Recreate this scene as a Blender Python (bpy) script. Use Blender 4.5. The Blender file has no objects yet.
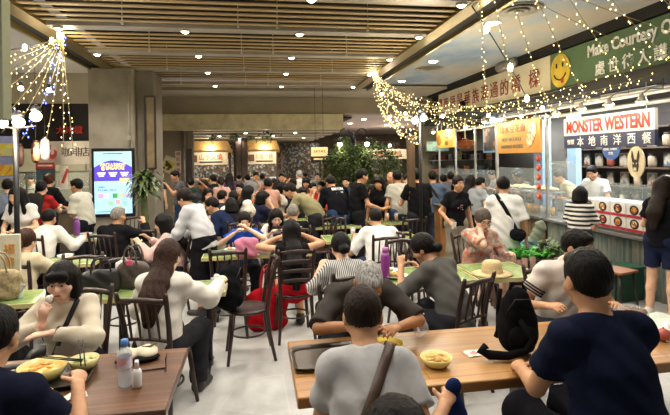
import bpy, bmesh, math, random
import numpy as np
from mathutils import Vector, Matrix, Euler

# ---------------------------------------------------------------- camera, world, light, exposure
SC = bpy.context.scene
COL = SC.collection
PI = math.pi
FPX, YAW, ROLL, EYE = 485.0, math.atan(79 / 485), math.radians(0.95), 1.85
_R = Vector((math.cos(YAW), -math.sin(YAW), 0)); _F = Vector((math.sin(YAW), math.cos(YAW), 0)); _U = Vector((0, 0, 1))
_cx = _R * math.cos(ROLL) - _U * math.sin(ROLL); _cy = _R * math.sin(ROLL) + _U * math.cos(ROLL)
cam_d = bpy.data.cameras.new('camera'); cam = bpy.data.objects.new('camera', cam_d); COL.objects.link(cam)
cam_d.sensor_fit = 'HORIZONTAL'; cam_d.sensor_width = 36; cam_d.lens = FPX / 670 * 36
cam_d.shift_y = -(207.5 - 158.7) / 670; cam_d.clip_start = 0.05; cam_d.clip_end = 200
M = Matrix((_cx, _cy, -_F)).transposed().to_4x4(); M.translation = Vector((0, 0, EYE)); cam.matrix_world = M
SC.camera = cam
SC.view_settings.view_transform = 'Standard'; SC.view_settings.look = 'None'
SC.view_settings.gamma = 1; SC.view_settings.use_curve_mapping = False
SC.view_settings.exposure = 0.02
W = bpy.data.worlds.new('world'); SC.world = W; W.use_nodes = True
W.node_tree.nodes['Background'].inputs[0].default_value = (1.0, 0.93, 0.80, 1)
W.node_tree.nodes['Background'].inputs[1].default_value = 0.25
try:
    SC.cycles.use_denoising = True; SC.cycles.max_bounces = 5; SC.cycles.diffuse_bounces = 3; SC.cycles.glossy_bounces = 2
    SC.cycles.transmission_bounces = 4; SC.cycles.transparent_max_bounces = 8; SC.cycles.sample_clamp_indirect = 4
    SC.cycles.caustics_reflective = False; SC.cycles.caustics_refractive = False
except Exception: pass
DOWN_W, SKY_W, BACK_W, STALL_W = 95, 80, 170, 34      # watts of the lamps built further down
WARM, NEUT, COOL = (1.0, 0.86, 0.66), (1.0, 0.93, 0.82), (0.90, 0.95, 1.0)
rng = random.Random(7)
# ---------------------------------------------------------------- materials
_mc = {}
def srgb(c):
    if isinstance(c, str):
        c = c.lstrip('#'); c = tuple(int(c[i:i + 2], 16) / 255 for i in (0, 2, 4))
    return tuple(x / 12.92 if x <= .04045 else ((x + .055) / 1.055) ** 2.4 for x in c[:3]) + (1,)
def nt(m):
    m.use_nodes = True; t = m.node_tree; return t, t.nodes, t.links, t.nodes['Principled BSDF']
def noise_to(t, scale, detail=4, stretch=None, rough=.6):
    n = t.nodes.new('ShaderNodeTexNoise'); n.inputs['Scale'].default_value = scale; n.inputs['Detail'].default_value = detail; n.inputs['Roughness'].default_value = rough
    tc = t.nodes.new('ShaderNodeTexCoord')
    if stretch:
        mp = t.nodes.new('ShaderNodeMapping'); mp.inputs['Scale'].default_value = stretch
        t.links.new(tc.outputs['Object'], mp.inputs['Vector']); t.links.new(mp.outputs['Vector'], n.inputs['Vector'])
    else: t.links.new(tc.outputs['Object'], n.inputs['Vector'])
    return n
def ramp(t, src, stops):
    r = t.nodes.new('ShaderNodeValToRGB'); e = r.color_ramp.elements
    while len(e) < len(stops): e.new(.5)
    for i, (p, c) in enumerate(stops): e[i].position = p; e[i].color = srgb(c)
    t.links.new(src, r.inputs[0]); return r
def bump(t, src, b, strength=.3, dist=.01):
    n = t.nodes.new('ShaderNodeBump'); n.inputs['Strength'].default_value = strength; n.inputs['Distance'].default_value = dist
    t.links.new(src, n.inputs['Height']); t.links.new(n.outputs[0], b.inputs['Normal'])
def mix_scale(c, k): return tuple(min(1, x * k) for x in ((int(c[1:3], 16) / 255, int(c[3:5], 16) / 255, int(c[5:7], 16) / 255)))
def mat(c, rough=.6, metal=0., var=.10, scale=6, bmp=0, spec=.5, key=None, stretch=None, bscale=None):
    """plain surface with a soft procedural variation"""
    k = (c, rough, metal, var, scale, bmp, spec, stretch)
    if k in _mc: return _mc[k]
    m = bpy.data.materials.new('surface'); t, N, L, b = nt(m)
    b.inputs['Roughness'].default_value = rough; b.inputs['Metallic'].default_value = metal; b.inputs['Specular IOR Level'].default_value = spec
    n = noise_to(t, scale, 4, stretch)
    r = ramp(t, n.outputs[0], [(.3, mix_scale(c, 1 - var)), (.7, mix_scale(c, 1 + var))]); L.new(r.outputs[0], b.inputs['Base Color'])
    if bmp:
        n2 = noise_to(t, bscale or scale * 4, 3, stretch); bump(t, n2.outputs[0], b, bmp)
    _mc[k] = m; return m
def cloth(c, var=.045): 
    k = ('cloth', c, var)
    if k in _mc: return _mc[k]
    m = bpy.data.materials.new('fabric'); t, N, L, b = nt(m); b.inputs['Roughness'].default_value = .9; b.inputs['Specular IOR Level'].default_value = .06
    b.inputs['Sheen Weight'].default_value = .0
    n = noise_to(t, 9, 3); r = ramp(t, n.outputs[0], [(.3, mix_scale(c, 1 - var)), (.7, mix_scale(c, 1 + var))]); L.new(r.outputs[0], b.inputs['Base Color'])
    w = noise_to(t, 260, 2); w2 = noise_to(t, 14, 2, (1, 1, .45))
    a = N.new('ShaderNodeMath'); a.operation = 'MULTIPLY_ADD'; a.inputs[1].default_value = .12; L.new(w.outputs[0], a.inputs[0]); L.new(w2.outputs[0], a.inputs[2])
    bump(t, a.outputs[0], b, .3, .02); _mc[k] = m; return m
def stripes(c1, c2, freq, axis='x', duty=.5):
    k = ('str', c1, c2, freq, axis, duty)
    if k in _mc: return _mc[k]
    m = bpy.data.materials.new('striped_fabric'); t, N, L, b = nt(m); b.inputs['Roughness'].default_value = .85
    tc = N.new('ShaderNodeTexCoord'); s = N.new('ShaderNodeSeparateXYZ'); L.new(tc.outputs['Object'], s.inputs[0])
    n = noise_to(t, 3, 2)
    q = N.new('ShaderNodeMath'); q.operation = 'MULTIPLY_ADD'; q.inputs[1].default_value = .03; L.new(n.outputs[0], q.inputs[0]); L.new(s.outputs['XYZ'.index(axis.upper())], q.inputs[2])
    f = N.new('ShaderNodeMath'); f.operation = 'MULTIPLY'; f.inputs[1].default_value = freq; L.new(q.outputs[0], f.inputs[0])
    g = N.new('ShaderNodeMath'); g.operation = 'FRACT'; L.new(f.outputs[0], g.inputs[0])
    r = ramp(t, g.outputs[0], [(0, c1), (duty, c2)]); r.color_ramp.interpolation = 'CONSTANT'; L.new(r.outputs[0], b.inputs['Base Color']); _mc[k] = m; return m
def patches(cols, scale, rough=.8, kind='voronoi', key=''):
    """blobs of several colours: printed cloth, food, leaves, terrazzo"""
    k = ('pt', tuple(cols), scale, rough)
    if k in _mc: return _mc[k]
    m = bpy.data.materials.new('patterned'); t, N, L, b = nt(m); b.inputs['Roughness'].default_value = rough
    tc = N.new('ShaderNodeTexCoord'); v = N.new('ShaderNodeTexVoronoi'); v.inputs['Scale'].default_value = scale; L.new(tc.outputs['Object'], v.inputs['Vector'])
    s = N.new('ShaderNodeSeparateColor'); L.new(v.outputs['Color'], s.inputs[0])
    r = ramp(t, s.outputs[0], [(i / len(cols), c) for i, c in enumerate(cols)]); r.color_ramp.interpolation = 'CONSTANT'; L.new(r.outputs[0], b.inputs['Base Color'])
    _mc[k] = m; return m
def noisy(stops, scale, rough=.5, metal=0, stretch=None, detail=6, bmp=0, spec=.5, dist=0):
    k = ('nz', tuple(stops), scale, rough, metal, stretch, bmp)
    if k in _mc: return _mc[k]
    m = bpy.data.materials.new('mottled'); t, N, L, b = nt(m); b.inputs['Roughness'].default_value = rough; b.inputs['Metallic'].default_value = metal; b.inputs['Specular IOR Level'].default_value = spec
    n = noise_to(t, scale, detail, stretch); n.inputs['Distortion'].default_value = dist
    r = ramp(t, n.outputs[0], stops); L.new(r.outputs[0], b.inputs['Base Color'])
    if bmp: bump(t, n.outputs[0], b, bmp)
    _mc[k] = m; return m
def glow(c, s, sample=True):
    k = ('glow', c, s)
    if k in _mc: return _mc[k]
    m = bpy.data.materials.new('lit'); t, N, L, b = nt(m); b.inputs['Base Color'].default_value = srgb(c)
    b.inputs['Emission Color'].default_value = srgb(c); b.inputs['Emission Strength'].default_value = s
    if not sample: m.cycles.emission_sampling = 'NONE'
    _mc[k] = m; return m
def glass(c='#e8f2f4', alpha=.16, rough=.05):
    k = ('glass', c, alpha)
    if k in _mc: return _mc[k]
    m = bpy.data.materials.new('clear_glass'); t, N, L, b = nt(m); b.inputs['Base Color'].default_value = srgb(c); b.inputs['Roughness'].default_value = rough
    b.inputs['Alpha'].default_value = alpha; b.inputs['Specular IOR Level'].default_value = .6; _mc[k] = m; return m
def tinted(c, alpha=.6, rough=.1):
    return glass(c, alpha, rough)

# ---------------------------------------------------------------- mesh building
def mesh_obj(name, verts, faces, m, parent=None, smooth=False):
    me = bpy.data.meshes.new(name); me.from_pydata(verts, [], faces); me.update()
    return link(name, me, m, parent, smooth)
def link(name, me, m, parent=None, smooth=False):
    o = bpy.data.objects.new(name, me); COL.objects.link(o)
    for q in (m if isinstance(m, (list, tuple)) else [m]): me.materials.append(q)
    if parent is not None: o.parent = parent
    if smooth: me.polygons.foreach_set('use_smooth', [True] * len(me.polygons))
    return o
class MB:
    """collects shapes of ONE part and links them as one mesh"""
    def __init__(s): s.v = []; s.f = []; s.mi = []; s.cur = 0; s.sm = []
    def add(s, vs, fs, T=None, smooth=False):
        n = len(s.v); s.v += [tuple(T @ Vector(v)) if T is not None else tuple(v) for v in vs]
        for f in fs: s.f.append(tuple(i + n for i in f)); s.mi.append(s.cur); s.sm.append(smooth)
        return s
    def box(s, c, d, T=None, bev=0, rz=0, rx=0, ry=0):
        x, y, z = d[0] / 2, d[1] / 2, d[2] / 2
        t = Matrix.Translation(c) @ Euler((rx, ry, rz)).to_matrix().to_4x4()
        if T is not None: t = T @ t
        if bev <= 0:
            return s.add([(-x, -y, -z), (x, -y, -z), (x, y, -z), (-x, y, -z), (-x, -y, z), (x, -y, z), (x, y, z), (-x, y, z)],
                         [(0, 3, 2, 1), (4, 5, 6, 7), (0, 1, 5, 4), (1, 2, 6, 5), (2, 3, 7, 6), (3, 0, 4, 7)], t)
        bm = bmesh.new(); bmesh.ops.create_cube(bm, size=1); bmesh.ops.scale(bm, vec=d, verts=bm.verts)
        bmesh.ops.bevel(bm, geom=bm.edges[:], offset=min(bev, .49 * min(d)), segments=2, affect='EDGES', profile=.5)
        bm.verts.index_update(); vs = [v.co.copy() for v in bm.verts]; fs = [[v.index for v in f.verts] for f in bm.faces]; bm.free()
        return s.add(vs, fs, t)
    def tube(s, pts, r, n=8, T=None, cap=True, closed=False, sq=1):
        pts = [Vector(p) for p in pts]; rs = r if isinstance(r, (list, tuple)) else [r] * len(pts); vs = []; fs = []; up = None; N = len(pts)
        for i, p in enumerate(pts):
            a = pts[(i - 1) % N] if (i or closed) else p; b = pts[(i + 1) % N] if (i < N - 1 or closed) else p
            d = (b - a).normalized() if (b - a).length > 1e-9 else Vector((0, 0, 1))
            if up is None: up = Vector((0, 0, 1)) if abs(d.z) < .9 else Vector((1, 0, 0))
            u = (up - d * up.dot(d)).normalized(); w = d.cross(u); up = u
            for k in range(n):
                q = 2 * PI * k / n; vs.append(p + (u * math.cos(q) + w * math.sin(q) * sq) * rs[i])
        for i in range(N if closed else N - 1):
            for k in range(n):
                j = (i + 1) % N; fs.append((i * n + k, i * n + (k + 1) % n, j * n + (k + 1) % n, j * n + k))
        if cap and not closed: fs.append(tuple(range(n))[::-1]); fs.append(tuple(range((N - 1) * n, N * n)))
        return s.add(vs, fs, T, True)
    def lathe(s, prof, n=20, c=(0, 0, 0), T=None, cap=True, sx=1, sy=1):
        vs = []; fs = []; m = len(prof)
        for r, z in prof:
            for k in range(n):
                a = 2 * PI * k / n; vs.append((c[0] + r * sx * math.cos(a), c[1] + r * sy * math.sin(a), c[2] + z))
        for i in range(m - 1):
            for k in range(n): fs.append((i * n + k, i * n + (k + 1) % n, (i + 1) * n + (k + 1) % n, (i + 1) * n + k))
        if cap: fs.append(tuple(range(n))[::-1]); fs.append(tuple(range((m - 1) * n, m * n)))
        return s.add(vs, fs, T, True)
    def ball(s, c, r, n=10, T=None):
        r = r if isinstance(r, (tuple, list)) else (r, r, r); m = max(4, n // 2); vs = [(c[0], c[1], c[2] - r[2])]; fs = []
        for i in range(1, m):
            a = -PI / 2 + PI * i / m
            for k in range(n): q = 2 * PI * k / n; vs.append((c[0] + r[0] * math.cos(a) * math.cos(q), c[1] + r[1] * math.cos(a) * math.sin(q), c[2] + r[2] * math.sin(a)))
        vs.append((c[0], c[1], c[2] + r[2])); L = len(vs) - 1
        for k in range(n):
            fs.append((0, 1 + (k + 1) % n, 1 + k)); fs.append((L, L - n + k, L - n + (k + 1) % n))
        for i in range(m - 2):
            for k in range(n): fs.append((1 + i * n + k, 1 + i * n + (k + 1) % n, 1 + (i + 1) * n + (k + 1) % n, 1 + (i + 1) * n + k))
        return s.add(vs, fs, T, True)
    def prism(s, poly, z0, z1, T=None):
        n = len(poly); vs = [(x, y, z0) for x, y in poly] + [(x, y, z1) for x, y in poly]
        fs = [tuple(range(n))[::-1], tuple(range(n, 2 * n))] + [(i, (i + 1) % n, n + (i + 1) % n, n + i) for i in range(n)]
        return s.add(vs, fs, T)
    def grid(s, fn, nu, nv, T=None, smooth=True, thick=0):
        vs = [fn(i / nu, j / nv) for j in range(nv + 1) for i in range(nu + 1)]; w = nu + 1
        fs = [(j * w + i, j * w + i + 1, (j + 1) * w + i + 1, (j + 1) * w + i) for j in range(nv) for i in range(nu)]
        return s.add(vs, fs, T, smooth)
    def build(s, name, m, parent=None, loc=None, rot=None):
        me = bpy.data.meshes.new(name); me.from_pydata(s.v, [], s.f); me.update()
        o = bpy.data.objects.new(name, me); COL.objects.link(o)
        for q in (m if isinstance(m, (list, tuple)) else [m]): me.materials.append(q)
        if any(s.mi): me.polygons.foreach_set('material_index', s.mi)
        me.polygons.foreach_set('use_smooth', s.sm)
        if parent is not None: o.parent = parent
        if loc is not None: o.location = loc
        if rot is not None: o.rotation_euler = rot
        return o
def tag(o, label=None, cat=None, group=None, kind=None):
    if label: o['label'] = label
    if cat: o['category'] = cat
    if group: o['group'] = group
    if kind: o['kind'] = kind
    return o
def empty(name, loc, rz=0, label=None, cat=None, group=None, rot=None):
    o = bpy.data.objects.new(name, None); COL.objects.link(o); o.location = loc; o.rotation_euler = rot or (0, 0, rz); o.empty_display_size = .1
    return tag(o, label, cat, group)
def struct(name, mb, m): return tag(mb.build(name, m), kind='structure')
def copy_tree(o, parent=None):
    c = o.copy(); COL.objects.link(c)
    if parent is not None: c.parent = parent
    for ch in list(o.children): copy_tree(ch, c)
    return c
def place(proto, used, loc, rz=0, label=None, group=None):
    o = proto if not used else copy_tree(proto)
    o.location = loc; o.rotation_euler = (0, 0, rz)
    if label: o['label'] = label
    if group: o['group'] = group
    return o
def lettering(txt, size, m, parent, T, name='lettering', depth=.004, ax='CENTER', sx=1, bold=0, shear=0, width=None, height=None):
    """words as a mesh; T takes the text's own x (along), y (up) to the parent's space"""
    cu = bpy.data.curves.new(name, 'FONT'); cu.body = txt; cu.size = size; cu.extrude = depth; cu.align_x = ax; cu.align_y = 'CENTER'; cu.offset = bold; cu.shear = shear; cu.resolution_u = 3
    o = bpy.data.objects.new(name, cu); COL.objects.link(o); dg = bpy.context.evaluated_depsgraph_get()
    me = bpy.data.meshes.new_from_object(o.evaluated_get(dg)); bpy.data.objects.remove(o); bpy.data.curves.remove(cu)
    vs = np.array([v.co[:] for v in me.vertices]) if len(me.vertices) else np.zeros((1, 3))
    if len(me.vertices):
        lo, hi = vs.min(0), vs.max(0); kx = (width / (hi[0] - lo[0])) if width else sx; ky = (height / (hi[1] - lo[1])) if height else 1
        me.transform(Matrix.Translation((-(lo[0] + hi[0]) / 2 * (ax == 'CENTER'), -(lo[1] + hi[1]) / 2, 0))); me.transform(Matrix.Diagonal((kx, ky, 1, 1)))
    me.transform(T); me.materials.clear()
    return link(name, me, m, parent)
def wallT(x, y, z, face):
    """text frame on an upright board: face '-x' (seen from -X, reads towards -Y... right), '-y', 'any angle in radians of the normal'"""
    if face == '-x': X, N = Vector((0, -1, 0)), Vector((-1, 0, 0))
    elif face == '+x': X, N = Vector((0, 1, 0)), Vector((1, 0, 0))
    else: X, N = Vector((1, 0, 0)), Vector((0, -1, 0))
    m = Matrix((X, Vector((0, 0, 1)), N)).transposed().to_4x4(); m.translation = Vector((x, y, z)); return m
def lamp(name, kind, loc, w, color, parent=None, size=.1, spot=None, rot=None, blend=.6):
    d = bpy.data.lights.new(name, kind); d.energy = w; d.color = color
    if kind == 'AREA': d.size = size if not isinstance(size, tuple) else size[0]
    if kind == 'AREA' and isinstance(size, tuple): d.shape = 'RECTANGLE'; d.size_y = size[1]
    if kind in ('POINT', 'SPOT'): d.shadow_soft_size = size
    if kind == 'SPOT': d.spot_size = spot; d.spot_blend = blend
    o = bpy.data.objects.new(name, d); COL.objects.link(o); o.location = loc
    if rot: o.rotation_euler = rot
    if parent is not None: o.parent = parent
    return o
# ---------------------------------------------------------------- organic shapes: blended distance fields meshed as one surface
V3 = lambda *a: np.array(a, float)
def unit(v): v = np.asarray(v, float); return v / (np.linalg.norm(v) + 1e-12)
def cone(a, b, ra, rb, n=None, q=1., k=.03, cut=False, op='add', cuta=False):
    return dict(t='c', a=np.asarray(a, float), b=np.asarray(b, float), ra=ra, rb=rb, n=None if n is None else unit(n), q=q, k=k, cut=cut, cuta=cuta, op=op)
def ell(c, r, B=None, k=.02, op='add'):
    return dict(t='e', c=np.asarray(c, float), r=np.asarray(r, float), B=np.eye(3) if B is None else np.asarray(B, float), k=k, op=op)
def cutplane(p, n): return dict(t='p', p=np.asarray(p, float), n=unit(n), op='cut')
def grow(P, g): 
    out = []
    for p in P:
        p = dict(p)
        if p['t'] == 'c': p['ra'] += g; p['rb'] += g
        elif p['t'] == 'e': p['r'] = p['r'] + g
        out.append(p)
    return out
def _box(p):
    if p['t'] == 'c':
        m = max(p['ra'], p['rb']) * max(1., p['q']); return np.minimum(p['a'], p['b']) - m, np.maximum(p['a'], p['b']) + m
    e = np.sqrt(((p['B'] * p['r'][None, :]) ** 2).sum(1)); return p['c'] - e, p['c'] + e
def _dist(p, X, Y, Z):
    if p['t'] == 'c':
        ba = p['b'] - p['a']; L2 = float(ba @ ba) + 1e-12
        x, y, z = X - p['a'][0], Y - p['a'][1], Z - p['a'][2]
        t0 = (x * ba[0] + y * ba[1] + z * ba[2]) / L2; t = np.clip(t0, 0, 1); r = p['ra'] + (p['rb'] - p['ra']) * t
        x = x - t * ba[0]; y = y - t * ba[1]; z = z - t * ba[2]
        l = np.sqrt(x * x + y * y + z * z) + 1e-9
        if p['n'] is not None and p['q'] != 1:
            n = p['n']; w = (x * n[0] + y * n[1] + z * n[2]) * (1 / p['q'] - 1); l2 = np.sqrt((x + n[0] * w) ** 2 + (y + n[1] * w) ** 2 + (z + n[2] * w) ** 2) + 1e-9
            d = l * (1 - r / l2)
        else: d = l - r
        if p['cut']: d = np.maximum(d, (t0 - 1) * math.sqrt(L2))
        if p['cuta']: d = np.maximum(d, -t0 * math.sqrt(L2))
        return d
    x, y, z = X - p['c'][0], Y - p['c'][1], Z - p['c'][2]; B = p['B']; r = p['r']
    u = [x * B[0, i] + y * B[1, i] + z * B[2, i] for i in range(3)]
    k0 = np.sqrt(sum((u[i] / r[i]) ** 2 for i in range(3))) + 1e-9; k1 = np.sqrt(sum((u[i] / r[i] ** 2) ** 2 for i in range(3))) + 1e-9
    return k0 * (k0 - 1) / k1
_E = [(0, 1), (2, 3), (4, 5), (6, 7), (0, 2), (1, 3), (4, 6), (5, 7), (0, 4), (1, 5), (2, 6), (3, 7)]
_C = np.array([(i & 1, (i >> 1) & 1, (i >> 2) & 1) for i in range(8)])
def sdf_mesh(P, h, noise=None, zmin=None):
    """P: primitives (add, sub, cut).  Returns verts, quads."""
    adds = [p for p in P if p['op'] == 'add']; lo = np.min([_box(p)[0] for p in adds], 0) - 2.5 * h - .004; hi = np.max([_box(p)[1] for p in adds], 0) + 2.5 * h + .004
    n = np.ceil((hi - lo) / h).astype(int) + 1
    ax = [lo[i] + h * np.arange(n[i]) for i in range(3)]; F = np.full(n, .25, np.float32)
    for p in P:
        if p['op'] == 'cut':
            d = (ax[0][:, None, None] - p['p'][0]) * p['n'][0] + (ax[1][None, :, None] - p['p'][1]) * p['n'][1] + (ax[2][None, None, :] - p['p'][2]) * p['n'][2]
            F = np.maximum(F, d.astype(np.float32)); continue
        a, b = _box(p); mg = p['k'] + 2.2 * h
        i0 = np.maximum(np.floor((a - mg - lo) / h).astype(int), 0); i1 = np.minimum(np.ceil((b + mg - lo) / h).astype(int) + 1, n)
        if (i1 <= i0).any(): continue
        s = tuple(slice(i0[i], i1[i]) for i in range(3))
        d = _dist(p, ax[0][s[0]][:, None, None], ax[1][s[1]][None, :, None], ax[2][s[2]][None, None, :]).astype(np.float32); f = F[s]; k = p['k']
        if p['op'] == 'sub':
            d = -d
            if k > 0: q = np.maximum(k - np.abs(f - d), 0) / k; F[s] = np.maximum(f, d) + q * q * k * .25
            else: F[s] = np.maximum(f, d)
        elif k > 0: q = np.maximum(k - np.abs(f - d), 0) / k; F[s] = np.minimum(f, d) - q * q * k * .25
        else: F[s] = np.minimum(f, d)
    if noise is not None: F = F + noise(ax[0][:, None, None], ax[1][None, :, None], ax[2][None, None, :]).astype(np.float32)
    F[0] = F[-1] = 1; F[:, 0] = F[:, -1] = 1; F[:, :, 0] = F[:, :, -1] = 1
    S = F < 0; c = S[:-1, :-1, :-1].astype(np.int8)
    cnt = sum(S[i:n[0] - 1 + i, j:n[1] - 1 + j, k:n[2] - 1 + k].astype(np.int8) for i in (0, 1) for j in (0, 1) for k in (0, 1))
    act = (cnt > 0) & (cnt < 8); idx = np.argwhere(act)
    if len(idx) == 0: return np.zeros((0, 3)), np.zeros((0, 4), int)
    vals = np.stack([F[idx[:, 0] + o[0], idx[:, 1] + o[1], idx[:, 2] + o[2]] for o in _C], 1); acc = np.zeros((len(idx), 3)); w = np.zeros(len(idx))
    for a, b in _E:
        m = (vals[:, a] < 0) != (vals[:, b] < 0); t = np.where(m, vals[:, a] / np.where(m, vals[:, a] - vals[:, b], 1), 0)
        acc += np.where(m[:, None], _C[a] + (_C[b] - _C[a]) * t[:, None], 0); w += m
    verts = lo + h * (idx + acc / w[:, None]); ids = np.full(act.shape, -1, np.int32); ids[tuple(idx.T)] = np.arange(len(idx)); Q = []
    for d in range(3):
        e1, e2 = (d + 1) % 3, (d + 2) % 3; A = np.moveaxis(S, d, 0); m = A[:-1] != A[1:]; m = np.moveaxis(m, 0, d)
        pts = np.argwhere(m); pts = pts[(pts[:, e1] > 0) & (pts[:, e2] > 0)]
        o1 = np.zeros(3, int); o1[e1] = 1; o2 = np.zeros(3, int); o2[e2] = 1
        q = np.stack([ids[tuple((pts - o1 - o2).T)], ids[tuple((pts - o2).T)], ids[tuple(pts.T)], ids[tuple((pts - o1).T)]], 1)
        ins = S[tuple(pts.T)]; q[~ins] = q[~ins][:, ::-1]; Q.append(q)
    Q = np.concatenate(Q); Q = Q[(Q >= 0).all(1)]; return verts, Q
def np_obj(name, verts, Q, m, parent=None, smooth=True):
    me = bpy.data.meshes.new(name); k = Q.shape[1]
    me.vertices.add(len(verts)); me.vertices.foreach_set('co', np.asarray(verts, np.float32).ravel())
    me.loops.add(Q.size); me.loops.foreach_set('vertex_index', Q.astype(np.int32).ravel()); me.polygons.add(len(Q))
    me.polygons.foreach_set('loop_start', np.arange(0, Q.size, k, dtype=np.int32))
    me.polygons.foreach_set('use_smooth', [smooth] * len(Q)); me.update(calc_edges=True)
    o = bpy.data.objects.new(name, me); COL.objects.link(o)
    for q in (m if isinstance(m, (list, tuple)) else [m]): me.materials.append(q)
    if parent is not None: o.parent = parent
    return o
def blob(name, P, h, m, parent=None, noise=None):
    v, q = sdf_mesh(P, h, noise)
    return np_obj(name, v, q, m, parent) if len(v) else None
# ---------------------------------------------------------------- people
def skin(c='#c99a78'):
    k = ('skin', c)
    if k in _mc: return _mc[k]
    m = bpy.data.materials.new('skin'); t, N, L, b = nt(m); b.inputs['Roughness'].default_value = .5; b.inputs['Specular IOR Level'].default_value = .35
    b.inputs['Subsurface Weight'].default_value = .12; b.inputs['Subsurface Radius'].default_value = (.01, .004, .002)
    n = noise_to(t, 14, 3); r = ramp(t, n.outputs[0], [(.3, mix_scale(c, .93)), (.7, mix_scale(c, 1.05))]); L.new(r.outputs[0], b.inputs['Base Color']); _mc[k] = m; return m
def hairm(c='#17120f'):
    k = ('hair', c)
    if k in _mc: return _mc[k]
    m = bpy.data.materials.new('hair'); t, N, L, b = nt(m); b.inputs['Roughness'].default_value = .5; b.inputs['Specular IOR Level'].default_value = .14
    n = noise_to(t, 110, 4, (1, 1, .10)); r = ramp(t, n.outputs[0], [(.3, mix_scale(c, .45)), (.7, mix_scale(c, 1.15))]); L.new(r.outputs[0], b.inputs['Base Color'])
    bump(t, n.outputs[0], b, .6, .01); _mc[k] = m; return m
SK = {'l': '#d9ae8e', 'm': '#c4936f', 't': '#a97650', 'd': '#8a5c3d', 'p': '#e3b9a0'}
def rotz(v, a): c, s = math.cos(a), math.sin(a); return V3(v[0] * c - v[1] * s, v[0] * s + v[1] * c, v[2])
def fold(amp):
    return lambda X, Y, Z: amp * (np.sin(31 * X + 23 * Z + 2 * np.sin(9 * Y)) * np.sin(27 * Y - 19 * Z) + .7 * np.sin(58 * Z + 21 * X - 17 * Y + 3 * np.sin(13 * X)))
def strand(amp, c, fr=34):
    return lambda X, Y, Z: amp * (np.sin(fr * np.arctan2(Y - c[1], X - c[0]) + 6 * np.sin(14 * Z)) + .6 * np.sin(95 * X + 40 * Z) * np.sin(90 * Y - 35 * Z))
def hand(P, w, d, pn, side, curl, h, s=1., thumb_in=.3):
    e1 = unit(d); e2 = unit(np.asarray(pn, float) - e1 * (np.asarray(pn, float) @ e1)); th = np.cross(e1, e2) * (1 if side > 0 else -1)
    mr = .55 * h
    P.append(cone(w, w + e1 * .083 * s, .025 * s, .036 * s, e2, .52, .015))
    for off, ln, ex in ((.028, .070, .0), (.0095, .078, .06), (-.0095, .072, .12), (-.027, .056, .22)):
        p = w + e1 * .086 * s + th * off * s; a = curl * .5 + ex * .3; r = .0092
        for j, f in enumerate((.45, .32, .26)):
            dd = e1 * math.cos(a) + e2 * math.sin(a) + th * off * 2.2; q = p + unit(dd) * ln * f * s
            P.append(cone(p, q, max(mr, r * s), max(mr, (r - .0012) * s), k=.004)); p = q; a += curl; r -= .001
    p = w + e1 * .028 * s + th * .024 * s; dd = unit(e1 * .62 + th * .75 + e2 * thumb_in)
    q = p + dd * .044 * s; P.append(cone(p, q, .0135 * s, .0105 * s, k=.008)); dd = unit(e1 * .9 + th * .25 + e2 * (thumb_in + .1)); P.append(cone(q, q + dd * .032 * s, max(mr, .0098 * s), max(mr, .008 * s), k=.004))
    return w + e1 * .1 * s + e2 * .02
ARM = {'table': (.17, .40, .79), 'table2': (.10, .46, .80), 'lap': (.13, .22, .62), 'down': (.27, .04, .72), 'eat': (.06, .30, 1.05), 'phone': (.07, .33, .98), 'fold': (-.06, .28, 1.08), 'tray': (.17, .36, 1.05), 'hold': (.09, .33, 1.1), 'hip': (.26, .0, .98), 'chin': (.06, .24, 1.08), 'bowl': (.12, .36, .86)}
PEOPLE = []
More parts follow.
